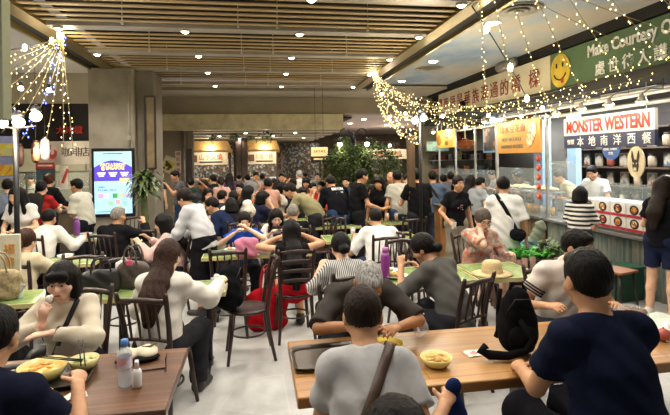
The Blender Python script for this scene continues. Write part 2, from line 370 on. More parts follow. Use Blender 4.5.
def person(label, head=None, face=0, pose='sit', lean=6, curve=6, twist=0, hp=8, hy=0, s=1., b=1., fem=0, sk='l', hair=('short', '#15110e'), top=('#888888', 'short'), bot=('trousers', '#22242a'),
           L='table', R='table', h=None, seat=.46, curl=(.45, .45), shoes=None, detail=0, glasses=None, mask=None, tm=None, bm_=None, elbow=(None, None), handdir=(None, None), palm=(None, None), group=None, hem=0., collar=None, apron=None, cap=None, sl=0, knee=None, loc=None, loose=.007, hide_legs=False, ztop=None):
    dcam = math.hypot(*(head or loc)[:2]); h = h or (.0075 if dcam < 2.7 else .009 if dcam < 4.4 else .012 if dcam < 7 else .017)
    if ztop and pose == 'sit':
        a_, b_, c_ = (math.radians(q) for q in (lean * .55, lean * .9 + curve, lean + 2 * curve)); hp2 = math.radians(hp)
        up_ = s * (.13 * math.cos(a_) + .17 * math.cos(b_) + .17 * math.cos(c_) + .056 * math.cos((c_ + hp2) / 2)) + (.97 if fem else 1) * s ** .4 * (.105 * math.cos(hp2) + .13)
        seat = max(.40, min(.60, ztop - up_ - .095))
    sit = pose == 'sit'; PZ = (seat + .095) if sit else .93 * s; sw = (.132 if fem else .150) * s * b ** .8
    lr = math.radians
    pel = V3(0, 0, PZ); a1, a2, a3 = lr(lean * .55), lr(lean * .9 + curve), lr(lean + 2 * curve); sx = math.sin(lr(sl))
    D = lambda a: unit(V3(sx, math.sin(a), math.cos(a)))
    w1 = pel + D(a1) * .13 * s; w2 = w1 + D(a2) * .17 * s; nb = w2 + D(a3) * .17 * s
    tw = lr(twist); up = D(a3); rt = unit(V3(math.cos(tw), math.sin(tw), 0)); rt = unit(rt - up * (rt @ up)); fw = np.cross(up, rt)
    up2 = D(a2); fw1 = unit(np.cross(D(a1), V3(1, 0, 0)))
    hyw = tw + lr(hy); hpr = lr(hp); hf = V3(-math.sin(hyw) * math.cos(hpr), math.cos(hyw) * math.cos(hpr), -math.sin(hpr)); hr = V3(math.cos(hyw), math.sin(hyw), 0); hu = np.cross(hr, hf)
    nd = unit(up * .6 + hu * .5 + hf * .12); hs = (.97 if fem else 1.) * s ** .4
    hb = nb + nd * .056 * s; hc = hb + hu * .105 * hs + hf * .018
    HB = np.stack([hr, hf, hu], 1); hp_ = lambda x, y, z: hc + HB @ (V3(x, y, z) * hs)
    P = []; n1 = fw1
    T = [cone(pel + V3(-.075 * b, 0, -.01) * s, pel + V3(.075 * b, 0, -.01) * s, .105 * s * b, .105 * s * b, k=.05),
         cone(pel, w1, .140 * s * b, (.118 if fem else .132) * s * b, n1, .74, .05), cone(w1, w2, (.112 if fem else .130) * s * b, (.118 if fem else .140) * s * b, fw, .72, .06),
         cone(w2, nb - up * .075 * s, (.118 if fem else .140) * s * b, .100 * s * b, fw, .74, .06)]
    shl = {}
    for sd in (-1, 1):
        S = nb - up * .045 * s + rt * sd * sw - fw * .012; shl[sd] = S
        T.append(cone(nb - up * .07 * s + rt * sd * .05, S, .066 * s, .050 * s * b ** .7, k=.05)); T.append(cone(nb + rt * sd * .025 - up * .022, S + up * .010 - rt * sd * .03, .050 * s, .038 * s, k=.04))
        if fem: T.append(ell(w2 + rt * sd * .062 * b + fw * .088 * b + up * .01, (.058 * b, .05 * b, .062 * b), np.stack([rt, fw, up], 1), .05))
    P += T; P.append(cone(nb - up * .03, hb + hu * .03, .056 * s, .052 * s, k=.03))
    # head
    P += [ell(hp_(0, -.012, .022), V3(.074, .095, .098) * hs, HB, .02), ell(hp_(0, .018, -.035), V3(.060, .072, .085) * hs, HB, .03), ell(hp_(0, .058, -.088), V3(.030, .026, .026) * hs, HB, .03),
          cone(hp_(0, .082, .018), hp_(0, .104, -.026), .010, .0145, k=.012), ell(hp_(0, .080, -.062), V3(.026, .014, .013) * hs, HB, .012), ell(hp_(0, .072, .035), V3(.055, .02, .014) * hs, HB, .02)]
    for sd in (-1, 1):
        P.append(ell(hp_(sd * .077, -.008, -.008), V3(.012, .024, .034) * hs, HB, .008)); P.append(ell(hp_(sd * .045, .045, -.03), V3(.03, .035, .03) * hs, HB, .02))
        P.append(dict(ell(hp_(sd * .031, .096, .006), V3(.019, .012, .012) * hs, HB, .012), op='sub'))
    # legs
    leg = {}
    for i, sd in enumerate((-1, 1)):
        hip = pel + V3(sd * .088, .01, -.02) * s
        if sit:
            kx, ky, kz = (knee[i] if knee else (.12, .42, seat + .06)); kn = V3(sd * kx, ky * s, kz); an = V3(sd * kx, ky * s - .03, .085)
        elif pose == 'walk':
            kn = hip + V3(sd * .01, .10 * sd + .05, -.42 * s); an = V3(hip[0], .2 * sd - .02, .09)
        else: kn = V3(sd * .10, .03, .50 * s); an = V3(sd * .115, -.01, .085)
        leg[sd] = (hip, kn, an)
        if not hide_legs: P += [cone(hip, kn, .084 * s * b, .054 * s, k=.03), cone(kn, kn * .65 + an * .35 + V3(0, -.012, 0), .054 * s, .052 * s, k=.02), cone(kn * .65 + an * .35 + V3(0, -.012, 0), an, .052 * s, .036, k=.02), cone(an + V3(0, -.02, -.04), an + V3(sd * .02, .14, -.055), .036, .026, V3(0, 0, 1), .8, .02)]
    # arms
    arms = {}; l1, l2 = .285 * s, .245 * s
    for i, sd in enumerate((-1, 1)):
        tg = (L, R)[i]
        if isinstance(tg, str):
            t0 = ARM[tg]; t0 = (t0[0], t0[1], t0[2]); z = t0[2]
            if not sit and tg in ('table', 'table2', 'lap', 'bowl', 'eat', 'phone'): z += .32
            if tg in ('tray', 'hold', 'chin', 'fold') and sit: z -= .1
            tg = rotz((sd * t0[0], t0[1], z), tw * .7)
        W0 = np.asarray(tg, float); S = shl[sd]; d = W0 - S; dl = np.linalg.norm(d); mx = (l1 + l2) * .985
        if dl > mx: W0 = S + d / dl * mx; dl = mx
        if dl < .12: W0 = S + d / dl * .12; dl = .12
        pole = V3(sd * .55, -.45, -.75) if elbow[i] is None else V3(*elbow[i]); u = unit(W0 - S); pp = unit(pole - u * (pole @ u))
        ca = (l1 * l1 + dl * dl - l2 * l2) / (2 * l1 * dl); ca = max(-1, min(1, ca)); El = S + u * l1 * ca + pp * l1 * math.sqrt(1 - ca * ca)
        arms[sd] = (S, El, W0)
        P += [cone(S, El, .046 * s * b ** .7, .036 * s, k=.03), cone(El, W0, .038 * s, .025 * s, k=.012)]
        fd = unit(W0 - El) if handdir[i] is None else unit(V3(*handdir[i])); pn = palm[i] or (-sd * .5, .25, -.8)
        if abs(unit(V3(*pn)) @ fd) > .93: pn = (-sd, 0, .2)
        arms[sd] += (hand(P, W0, fd, pn, sd, curl[i], h, s ** .5),)
    body = blob_root = empty('person', (0, 0, 0), lr(face), label, 'person', group)
    if loc is None:
        o = rotz(hc, lr(face)); loc = (head[0] - o[0], head[1] - o[1])
    body.location = (loc[0], loc[1], 0); bod = body
    blob('body', P, h, skin(SK.get(sk, sk)), bod)
    g = .008 + max(0, h - .009) * .5
    # bottom
    if bot and not hide_legs:
        kind, c = bot[0], bot[1]; cm = bm_ or cloth(c); Q = [cone(pel + V3(-.075 * b, 0, -.01) * s, pel + V3(.075 * b, 0, -.01) * s, .108 * s * b + g, .108 * s * b + g, k=.05), cone(pel, pel + D(a1) * .10, .142 * s * b + g, .135 * s * b + g, n1, .76, .04, cut=True)]
        if kind == 'skirt':
            if sit: kn = (leg[-1][1] + leg[1][1]) / 2; Q += [cone(pel, kn, .17 * b, .15, V3(0, 0, 1), .55, .05, cut=True)]
            else: Q += [cone(pel, V3(0, .01, bot[2] if len(bot) > 2 else .45), .15 * b, .24, V3(0, 1, 0), .85, .05, cut=True)]
        else:
            for sd in (-1, 1):
                hip, kn, an = leg[sd]
                if kind == 'shorts': e = hip + (kn - hip) * .72; Q.append(cone(hip, e, .088 * s * b + g, .078 * s + g, k=.03, cut=True))
                else: Q += [cone(hip, kn, .087 * s * b + g, .064 * s + g, k=.04), ell(kn + V3(0, .01, .004), V3(.078, .078, .078) * s + g, None, .03), cone(kn, an + V3(0, 0, .0), .072 * s + g, .060 + g, k=.03, cut=True)]
        blob({'skirt': 'skirt', 'shorts': 'shorts'}.get(kind, 'trousers'), Q, max(h, .009), cm, bod, fold(.004))
    # top
    if top:
        c, sleeve = top[0], top[1]; tmm = tm or cloth(c); g2 = g + loose; Q = grow(T[1:], g2 * .9)
        hemp = pel - D(a1) * (.05 + hem) * s; Q.append(cone(w1, hemp, (.128 if fem else .14) * s * b + g2, .148 * s * b + g2, n1, .78, .06, cut=True))
        Q.append(cone(nb - up * .03, nb + nd * .018, .062 * s + .008, .060 * s + .006, k=.02, cut=True))
        fr = {'none': 0, 'short': .62, 'half': .95, 'long': 2, 'three': 1.6}[sleeve]
        for sd in (-1, 1):
            S, El, W0, _ = arms[sd]
            if fr > 0: e = S + (El - S) * min(1, fr); Q.append(cone(S, e, .047 * s * b ** .7 + g2, .042 * s + g2 + (.012 if fr < 1 else .002), k=.035, cut=fr < 1))
            if fr > 1: e = El + (W0 - El) * min(.93, fr - 1); Q.append(cone(El, e, .046 * s + g2, .034 * s + g2 * .8, k=.02, cut=True))
        Q.append(cutplane(hemp, -D(a1)))
        blob('shirt', Q, max(h, .0085), tmm, bod, fold(.0045 if loose < .02 else .006))
        if collar:
            cb = MB(); cb.tube([nb + nd * .012 + (rt * math.cos(q) + fw * math.sin(q)) * .068 * s + (nd * .012 * (1 - math.sin(q))) for q in [2 * PI * k / 20 for k in range(20)]], .017, 8, closed=True); cb.build('collar', cloth(collar), bod)
    if apron:
        Q = [cone(w2, pel - V3(0, 0, .35), .125 * b + g + .03, .165 * b + g + .03, n1, .76, .03, cut=True), cutplane(w2 + fw * .02, -fw)]; blob('apron', Q, max(h, .012), cloth(apron), bod)
    # hair
    if hair and hair[0] != 'none':
        st, hcx = hair[0], hair[1]; hm = hairm(hcx); hh = max(h, .0075); th = {'short': .011, 'crop': .007}.get(st, .017); Q = []
        cap_ = ell(hp_(0, -.014, .026), (V3(.074, .096, .098) + th) * hs, HB, .008)
        subs = [dict(ell(hp_(0, .108, -.028), V3(.066, .070, .085) * hs, HB, .012), op='sub')]
        back = -up * 1.
        if st == 'bald': cap_ = ell(hp_(0, -.014, .0), V3(.078, .099, .07) * hs, HB, .02); Q = [cap_] + subs + [cutplane(hp_(0, 0, .03), hu), cutplane(hp_(0, -.08, -.075), unit(-hu + hf * .8))]
        elif st in ('short', 'crop'):
            Q = [cap_, ell(hp_(.0, .045, .088), V3(.056, .05, .032) * hs, HB, .02)] + subs + [cutplane(hp_(0, -.085, -.072), unit(-hu * 1. + hf * .62))]
            if st == 'short': Q.append(dict(ell(hp_(0, .11, .02), V3(.05, .05, .05) * hs, HB, .01), op='sub'))
        else:
            Q = [cap_]
            if st in ('bob', 'fringe', 'long', 'longf', 'pony2'):
                for sd in (-1, 1):
                    e = -.115 if st in ('bob', 'fringe') else -.12; Q += [cone(hp_(sd * .070, -.01, .03), hp_(sd * .078, .0, e), .036, .034, hr, .8, .02), cone(hp_(sd * .05, -.06, .02), hp_(sd * .055, -.065, e), .05, .05, k=.03)]
            if st in ('bob', 'fringe'): Q += [cone(hp_(0, -.07, .02), hp_(0, -.075, -.115), .06, .062, k=.03)]
            if st in ('long', 'longf', 'wavy'):
                ln = hair[2] if len(hair) > 2 else .45; p0 = hp_(0, -.06, .0); p1 = hp_(0, -.095, -.13); p1 = p1 if (p1 - nb) @ fw < -.09 else p1; bk = nb - fw * .115 - up * .06; bk2 = nb - fw * .155 - up * max(.1, ln * .55); bk3 = bk2 - up * (ln * .45) + V3(0, 0, -.02)
                wd = .072 if st != 'wavy' else .085
                Q += [cone(p0, p1, .08, wd, hf, .75, .03), cone(p1, bk, wd, wd + .012, fw, .55, .03), cone(bk, bk2, wd + .012, wd + .012, fw, .42, .03), cone(bk2, bk3, wd + .012, wd * .6, fw, .4, .03)]
                if st == 'longf':
                    for sd in (-1, 1): Q += [cone(hp_(sd * .073, .015, .0), nb + rt * sd * .085 + fw * .085 - up * .03, .028, .026, k=.02), cone(nb + rt * sd * .085 + fw * .085 - up * .03, nb + rt * sd * .085 + fw * .115 - up * .2, .026, .014, k=.02)]
            if st == 'bun': Q += [ell(hp_(0, -.115, .055), V3(.048, .045, .045), HB, .012)]
            if st == 'lowbun': Q += [ell(hp_(0, -.118, -.045), V3(.05, .042, .045), HB, .012)]
            if st == 'pony': p = hp_(0, -.11, .03); p2 = hp_(0, -.155, -.06); Q += [ell(p, V3(.03, .03, .03), HB, .01), cone(p, p2, .03, .036, k=.01), cone(p2, nb - fw * .13 - up * .16, .036, .018, k=.02)]
            Q += subs
            if st in ('fringe', 'bob'): Q += [cone(hp_(-.045, .086, .062), hp_(.045, .088, .058), .024, .024, hu, 1.35, .02)]
            Q.append(cutplane(hp_(0, -.08, -.125 if st in ('bob', 'fringe') else -.07), unit(-hu + hf * .45))) if st in ('bun', 'pony', 'lowbun') else None
            if st in ('bob', 'fringe'): Q.append(cutplane(hp_(0, 0, -.118), -hu))
        blob('hair', Q, hh, hm, bod, strand(.0022, hc) if dcam < 6 else None)
    if cap:
        blob('cap', [ell(hp_(0, -.012, .035), (V3(.074, .096, .098) + .026) * hs, HB, .02), cutplane(hp_(0, 0, .045), -hu)] + ([cone(hp_(0, .07, .05), hp_(0, .16, .035), .065, .05, hu, .16, .01)] if cap[1] else []), max(h, .01), cloth(cap[0]), bod)
    T4 = Matrix(((hr[0], hf[0], hu[0], hc[0]), (hr[1], hf[1], hu[1], hc[1]), (hr[2], hf[2], hu[2], hc[2]), (0, 0, 0, 1))) @ Matrix.Scale(hs, 4)
    if detail:
        for sd in (-1, 1):
            e = MB(); e.ball((sd * .031, .0815, .004), (.0145, .0095, .0075), 10, T4); eo = e.build('eye', mat('#d8d2c8', .3), bod)
            MB().ball((sd * .030, .0885, .0035), (.0068, .0045, .0068), 8, T4).build('iris', mat('#1c130e', .2), eo)
            MB().tube([(sd * (.014 + .01 * q), .0945 - .0018 * q * q, .024 + .004 * math.sin(q)) for q in (0, 1, 2, 3)], .0038, 5, T4).build('eyebrow', mat('#1d1613' if hair and hair[1][1] < '6' else '#77716b', .8), bod)
        MB().ball((0, .0935, -.064), (.022, .006, .0075), 10, T4).build('lips', mat('#a0574c', .5), bod)
    if glasses:
        g_ = MB()
        for sd in (-1, 1):
            g_.tube([(sd * .034 + .026 * math.cos(q), .104, .004 + .020 * math.sin(q)) for q in [2 * PI * k / 14 for k in range(14)]], .0024, 5, T4, closed=True)
            g_.tube([(sd * .06, .102, .008), (sd * .078, .04, .010), (sd * .080, -.01, .004)], .0022, 5, T4)
        g_.tube([(-.01, .106, .008), (.01, .106, .008)], .0022, 5, T4); g_.build('glasses', mat(glasses, .3), bod)
    if mask: blob('face_mask', [ell(hp_(0, .045, -.058), V3(.062, .062, .058) * hs, HB, .01), cutplane(hp_(0, .02, 0), -hf)], max(h, .008), cloth(mask), bod)
    if shoes is None and dcam < 7.2: shoes = '#2b2725'
    if shoes:
        for sd in (-1, 1):
            an = leg[sd][2]; blob('shoe', [cone(an + V3(0, -.03, -.045), an + V3(sd * .02, .145, -.052), .046, .038, V3(0, 0, 1), .85, .02), cone(an + V3(0, -.01, .0), an + V3(0, -.01, -.04), .05, .048, k=.02), cutplane((0, 0, .004), (0, 0, -1))], .011, mat(shoes, .5), bod)
    wm = Matrix.Translation(body.location) @ Matrix.Rotation(lr(face), 4, 'Z')
    info = dict(root=body, wm=wm, hc=hc, HB=HB, nb=nb, up=up, rt=rt, fw=fw, w1=w1, w2=w2, pel=pel, arms=arms, shl=shl, T=T, s=s, b=b, leg=leg, hs=hs, T4=T4, g=g + loose)
    import os
    if os.environ.get('DBG'):
        t_ = wm @ Vector(tuple(hc + hu * .128)); d_ = t_ - Vector((0, 0, EYE)); D_ = d_.dot(_F); x_ = d_.dot(_cx) / D_; y_ = d_.dot(_cy) / D_; print('HEAD %4d %4d  z%.2f seat%.2f  %s' % (335 + FPX * x_, 158.7 - FPX * y_, t_.z, seat, label[:60]))
    PEOPLE.append(info); return info
def to_world(info, p): return info['wm'] @ Vector(tuple(p))
# ---------------------------------------------------------------- the hall: floor, ceilings, walls, pillar
def floor_mat():
    m = bpy.data.materials.new('stone_floor'); t, N, L, b = nt(m); b.inputs['Roughness'].default_value = .35; b.inputs['Specular IOR Level'].default_value = .45
    n = noise_to(t, 1.6, 8, None, .65); r = ramp(t, n.outputs[0], [(.30, '#9f9e9b'), (.5, '#bdbcb9'), (.72, '#d3d2cf')])
    tc = N.new('ShaderNodeTexCoord'); v = N.new('ShaderNodeTexVoronoi'); v.feature = 'DISTANCE_TO_EDGE'; v.inputs['Scale'].default_value = 1.9; L.new(tc.outputs['Object'], v.inputs['Vector'])
    e = ramp(t, v.outputs['Distance'], [(0, '#e9e7e2'), (.035, '#000000')])
    mx = N.new('ShaderNodeMix'); mx.data_type = 'RGBA'; mx.blend_type = 'LIGHTEN'; mx.inputs[0].default_value = .25; L.new(r.outputs[0], mx.inputs[6]); L.new(e.outputs[0], mx.inputs[7]); L.new(mx.outputs[2], b.inputs['Base Color']); return m
struct('floor', MB().box((1, 12, -.05), (17, 34, .1)), floor_mat())
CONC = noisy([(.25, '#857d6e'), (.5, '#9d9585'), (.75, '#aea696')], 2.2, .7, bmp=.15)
PLAS = mat('#b3aa95', .8, 0, .04, 1.5)
GREYC = mat('#dedbd3', .85, 0, .03, 1.2)
DARK = mat('#15130f', .7)
SLX0, SLX1, SLY1, SLZ = -2.57, 2.43, 12.05, 3.60
SLAT = noisy([(.3, '#a08658'), (.6, '#c2a674'), (.8, '#d4bc8e')], 3, .5, stretch=(.4, 8, 8))
# dark soffit above the slats, slats in bays, cross channels carrying the downlights
struct('ceiling_void', MB().box((0, 6, 4.02), (5.4, 14, .06)), mat('#0e0b08', .9))
BAYS = [2.2, 3.72, 5.2, 6.66, 8.2, 9.72, 11.42]
for i, y in enumerate(BAYS):
    struct('ceiling_beam', MB().box(((SLX0 + SLX1) / 2, y, SLZ + .02), (SLX1 - SLX0, .20, .07), bev=.006), mat('#aaa294', .4, .2, .05, 3))
    y1 = BAYS[i + 1] if i + 1 < len(BAYS) else SLY1 + .1
    n = 6 if y1 - y > 1 else 2; mb = MB()
    for k in range(n):
        yy = y + .10 + (y1 - y - .2) * (k + .5) / n; mb.box(((SLX0 + SLX1) / 2, yy, SLZ + .03), (SLX1 - SLX0, .075, .014))
    struct('ceiling_slat', mb, SLAT)
struct('ceiling_beam', MB().box(((SLX0 + SLX1) / 2, SLY1 + .1, SLZ + .02), (SLX1 - SLX0, .14, .12)), mat('#8a8375', .45, .3, .05, 3))
hg = MB()
for y in BAYS[1:]:
    for x in (-1.6, -.2, .3, 1.5): hg.tube([(x, y - .35, 4.0), (x, y - .35, 3.57)], .006, 6); hg.box((x, y - .35, 3.57), (.03, .03, .05))
struct('trim_hanger_rods', hg, mat('#cfc9bd', .4, .3))
# side beams and metal edge, yellow lamplight put into their colour; dark track slot
LAMPLIT_METAL = mat('#9a8a52', .28, .85, .06, 2)
for sx, nm in ((-1, 'left'), (1, 'right')):
    X = SLX0 - .10 if sx < 0 else SLX1 + .10
    struct('ceiling_beam', MB().box((X, 5.9, SLZ + .08), (.20, 12.4, .20)), LAMPLIT_METAL)
    struct('trim_track_slot', MB().box((X + sx * .21, 5.9, SLZ + .07), (.16, 12.4, .10)), DARK)
    struct('trim_metal_edge', MB().box((X + sx * .31, 5.9, SLZ + .04), (.05, 12.4, .16)), LAMPLIT_METAL)
# left plaster ceiling, and bulkhead over the left stall
struct('ceiling', MB().box((-5.25, 5.5, 3.70), (4.9, 13, .06)), GREYC)
struct('wall_left', MB().box((-7.3, 8, 1.8), (.12, 20, 3.6)), PLAS)
struct('wall_bulkhead', MB().box((-5.1, 10.6, 3.37), (4.2, .12, .70)), PLAS)
# painted sky ceiling on the right
m = bpy.data.materials.new('painted_sky'); t, N, L, b = nt(m); b.inputs['Roughness'].default_value = .8
n = noise_to(t, .75, 6, (1, .55, 1), .6); r = ramp(t, n.outputs[0], [(.36, '#7f9fc6'), (.50, '#b0bcc4'), (.60, '#c9c1b2'), (.75, '#c0b7a5')]); L.new(r.outputs[0], b.inputs['Base Color'])
struct('ceiling', MB().box((4.1, 6.3, 3.76), (2.95, 13.4, .06)), m)
# far zone: plain ceiling, bulkhead with concrete panel, lower slatted ceiling, mauve ceiling
struct('ceiling', MB().box((.2, 13.0, 3.66), (10.5, 2.0, .06)), PLAS)
struct('wall_bulkhead', MB().box((1.2, 14.1, 3.42), (8.4, .12, .56)), mat('#a39a84', .8, 0, .04, 1.5))
struct('ceiling_beam', MB().box((-.05, 13.96, 2.92), (5.12, .26, .44)), noisy([(.25, '#b0a780'), (.5, '#cfc69e'), (.75, '#e2dab6')], 3.5, .4, bmp=.2))
mb = MB()
for k in range(6): mb.box((-.2, 14.9 + k * 1.8, 2.71), (5.6, .5, .05))
struct('ceiling_slat', mb, mat('#b9ad95', .6, 0, .05, 2))
struct('ceiling_void', MB().box((-.2, 19.5, 3.05), (6, 11, .05)), mat('#2f2a24', .9))
struct('ceiling', MB().box((6.2, 20.5, 3.16), (7.2, 13, .05)), mat('#bba9a2', .85, 0, .05, 1))
struct('wall_back', MB().box((1, 25.6, 1.7), (18, .12, 3.4)), mat('#7a6a5a', .85, 0, .12, 2))
struct('wall_side', MB().box((-2.75, 17, 1.7), (.14, 7.4, 3.4)), mat('#8d8270', .85, 0, .05, 1))
struct('wall_side', MB().box((-2.75, 14.32, 1.8), (2.0, .12, 3.6)), mat('#8d8270', .85, 0, .05, 1))
# pillar
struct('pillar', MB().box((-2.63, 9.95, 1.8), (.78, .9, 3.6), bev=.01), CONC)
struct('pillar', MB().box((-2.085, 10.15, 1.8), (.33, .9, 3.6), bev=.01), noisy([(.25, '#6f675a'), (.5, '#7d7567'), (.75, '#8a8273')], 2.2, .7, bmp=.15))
struct('baseboard_pillar', MB().box((-2.48, 9.48, .08), (1.1, .04, .16)), mat('#4a443c', .5))
struct('trim_conduit', MB().tube([(-2.31, 9.47, 3.5), (-2.31, 9.47, 2.1)], .012, 6).box((-2.31, 9.46, 2.3), (.05, .04, .07)), mat('#b9b4a8', .4, .2))
# right stalls: back wall, returns and far end
struct('wall_right', MB().box((7.0, 8.4, 1.8), (.12, 13, 3.6)), mat('#4f4a42', .8, 0, .08, 2))
struct('wall_right', MB().box((5.9, 13.6, 1.9), (2.2, .12, 3.6)), mat('#7b735f', .8, 0, .06, 2))
struct('ceiling_stall', MB().box((5.95, 8.4, 2.92), (2.1, 12, .05)), mat('#3b3a37', .8))
# ---------------------------------------------------------------- tables and chairs
DWOOD = noisy([(.3, '#20130d'), (.6, '#35211a'), (.8, '#452c20')], 5, .38, stretch=(1, 1, .3), bmp=.1)
IRON = mat('#16161a', .45, .5, .1)
def wood_planks(cols, sc):
    m = bpy.data.materials.new('wood_planks'); t, N, L, b = nt(m); b.inputs['Roughness'].default_value = .33; b.inputs['Specular IOR Level'].default_value = .45
    n = noise_to(t, sc, 8, (.5, 9, 4), .6); n.inputs['Distortion'].default_value = .6; r = ramp(t, n.outputs[0], [(.28, cols[0]), (.5, cols[1]), (.72, cols[2])])
    br = N.new('ShaderNodeTexBrick'); tc = N.new('ShaderNodeTexCoord'); L.new(tc.outputs['Object'], br.inputs['Vector'])
    br.inputs['Scale'].default_value = 1; br.inputs['Brick Width'].default_value = 1.35; br.inputs['Row Height'].default_value = .145; br.inputs['Mortar Size'].default_value = .0022
    br.inputs['Color1'].default_value = (.72, .72, .72, 1); br.inputs['Color2'].default_value = (1.12, 1.1, 1.05, 1); br.inputs['Mortar'].default_value = (.35, .3, .25, 1); br.inputs['Bias'].default_value = -.2
    mx = N.new('ShaderNodeMix'); mx.data_type = 'RGBA'; mx.blend_type = 'MULTIPLY'; mx.inputs[0].default_value = 1; L.new(r.outputs[0], mx.inputs[6]); L.new(br.outputs[0], mx.inputs[7]); L.new(mx.outputs[2], b.inputs['Base Color']); return m
def wood_table(x0, x1, y0, y1, m, label, post, thick=.055):
    r = empty('wooden_table', ((x0 + x1) / 2, (y0 + y1) / 2, 0), 0, label, 'table'); w, d = x1 - x0, y1 - y0
    MB().box((0, 0, .75 - thick / 2), (w, d, thick), bev=.008).build('tabletop', m, r)
    for px in post:
        MB().box((px, 0, .36), (.14, .10, .66), bev=.006).build('leg', mat('#76777a', .4, .5, .05), r)
        MB().box((px, 0, .016), (.42, .5, .03), bev=.006).build('base_plate', mat('#55565a', .4, .5, .05), r)
    return r
WT_R = wood_table(.17, 2.85, 2.235, 2.95, wood_planks(('#8a5f34', '#ab7c49', '#c29660'), 2.2), 'honey brown wooden table with serving tray and black backpack', (0, 1.1))
WT_L = wood_table(-2.6, -.415, 2.25, 2.975, wood_planks(('#40281a', '#66432b', '#84593b'), 2.2), 'dark reddish wooden table with yellow bowls, water bottle and canvas pouch', (-.4, .8), .05)
MARB = None
def marble():
    m = bpy.data.materials.new('green_marble'); t, N, L, b = nt(m); b.inputs['Roughness'].default_value = .22
    n = noise_to(t, 3.2, 8, None, .62); n.inputs['Distortion'].default_value = 1.2; r = ramp(t, n.outputs[0], [(.25, '#3f5a30'), (.42, '#728a50'), (.55, '#8fa166'), (.7, '#b0bb88'), (.8, '#627a42')]); L.new(r.outputs[0], b.inputs['Base Color']); return m
MARB = marble()
def make_gtable(w, d):
    r = empty('marble_table', (0, 0, 0), 0, '', 'table')
    MB().box((0, 0, .735), (w - .024, d - .024, .03)).build('tabletop', MARB, r)
    e = MB()
    for a, b_ in (((0, d / 2 - .006, .733), (w, .012, .036)), ((0, -d / 2 + .006, .733), (w, .012, .036)), ((w / 2 - .006, 0, .733), (.012, d - .024, .036)), ((-w / 2 + .006, 0, .733), (.012, d - .024, .036))): e.box(a, b_)
    e.build('edge_band', mat('#b5ad74', .35, 0, .1), r)
    for s in (-1, 1):
        x = s * (w / 2 - .16)
        MB().lathe([(.03, .06), (.028, .3), (.024, .5), (.03, .70), (.09, .715)], 12, (x, 0, 0)).build('leg', IRON, r)
        MB().tube([(x, -.24, .03), (x, -.12, .06), (x, 0, .1), (x, .12, .06), (x, .24, .03)], [.02, .022, .028, .022, .02], 8).build('foot', IRON, r)
    return r
GT = [(-1.84, 4.375, 1.02, .45, 'green marble table with black and grey handbags, left of the long-haired woman in white'),
      (-.79, 4.375, 1.04, .45, 'green marble table in front of the long-haired woman in the white blouse'),
      (1.55, 4.37, .80, .63, 'green marble table with plates in front of the charcoal shirt woman'),
      (2.28, 4.37, .62, .63, 'green marble table carrying the straw hat'),
      (-2.42, 5.88, 1.3, .46, 'green marble table in front of the woman with a brown hair bun'),
      (0, 5.90, 1.26, .50, 'green marble table with pink bag beside it, between blue top woman and red bag'),
      (-2.35, 7.75, 1.45, .55, 'green marble table with purple bottle in front of man in black jacket'),
      (1.55, 6.65, 1.3, .55, 'green marble table in front of the seated man in the white T-shirt'),
      (1.30, 7.95, .75, .5, 'small table holding a dish in the middle of the hall'),
      (2.35, 8.15, .9, .5, 'green marble table with two glasses of iced tea'),
      (1.45, 9.6, 1.2, .6, 'green marble table in front of man with white print on black shirt'),
      (.25, 8.75, 1.5, .55, 'green marble table under the hand of leaning man in olive shirt'),
      (-1.05, 8.6, .9, .5, 'green marble table in front of the man in navy shirt')]
for x, y, w, d, lb in GT:
    t_ = make_gtable(w, d); t_.location = (x, y, 0); t_['label'] = lb; t_['group'] = 'green marble tables'
def make_chair(kind):
    r = empty('dining_chair', (0, 0, 0), 0, '', 'chair')
    MB().lathe([(.02, .445), (.19, .437), (.205, .447), (.206, .46), (.198, .468), (.15, .463), (.01, .457)], 24).build('seat', DWOOD, r)
    for s in (-1, 1):
        MB().tube([(s * .145, .135, .45), (s * .165, .165, .22), (s * .185, .195, 0)], [.019, .018, .014], 8).build('leg', DWOOD, r)
        MB().tube([(s * .185, -.235, 0), (s * .165, -.19, .22), (s * .158, -.165, .46), (s * .168, -.20, .70), (s * .182, -.265, .93), (s * .183, -.27, .955)], [.015, .018, .021, .019, .017, .012], 8).build('leg', DWOOD, r)
    MB().tube([(.155 * math.cos(q), .16 * math.sin(q) - .005, .23) for q in [2 * PI * k / 20 for k in range(20)]], .0095, 6, closed=True).build('stretcher_ring', DWOOD, r)
    def rail(z, rr, bow, dy=0, sq=1): return [(x, -.165 - (z - .46) * .2 + dy - bow * (1 - (x / .17) ** 2), z + .02 * (1 - (x / .17) ** 2)) for x in (-.172, -.12, -.06, 0, .06, .12, .172)]
    if kind == 'spindle':
        MB().tube(rail(.89, 0, .035), .0195, 8).build('top_rail', DWOOD, r); MB().tube(rail(.60, 0, .02), .013, 8).build('lower_rail', DWOOD, r)
        for x in (-.105, -.035, .035, .105):
            MB().tube([(x, -.195 - .02 * (1 - (x / .17) ** 2), .61), (x, -.235, .74), (x, -.25 - .035 * (1 - (x / .17) ** 2), .90)], [.008, .011, .008], 6).build('spindle', DWOOD, r)
    else:
        for z in (.60, .70, .80, .90):
            b_ = MB(); p = rail(z, 0, .03); b_.tube(p, .008, 6); b_.tube([(q[0], q[1], q[2] + .022) for q in p], .010, 6); b_.tube([(q[0], q[1], q[2] + .011) for q in p], .010, 6); b_.build('back_slat', DWOOD, r)
    return r
_protos = {}
def chair(x, y, face, label, kind='spindle', group=None):
    k = kind; p = _protos.get(k); used = p is not None
    if p is None: p = _protos[k] = make_chair(kind)
    return place(p, used, (x, y, 0), math.radians(face), label, group)
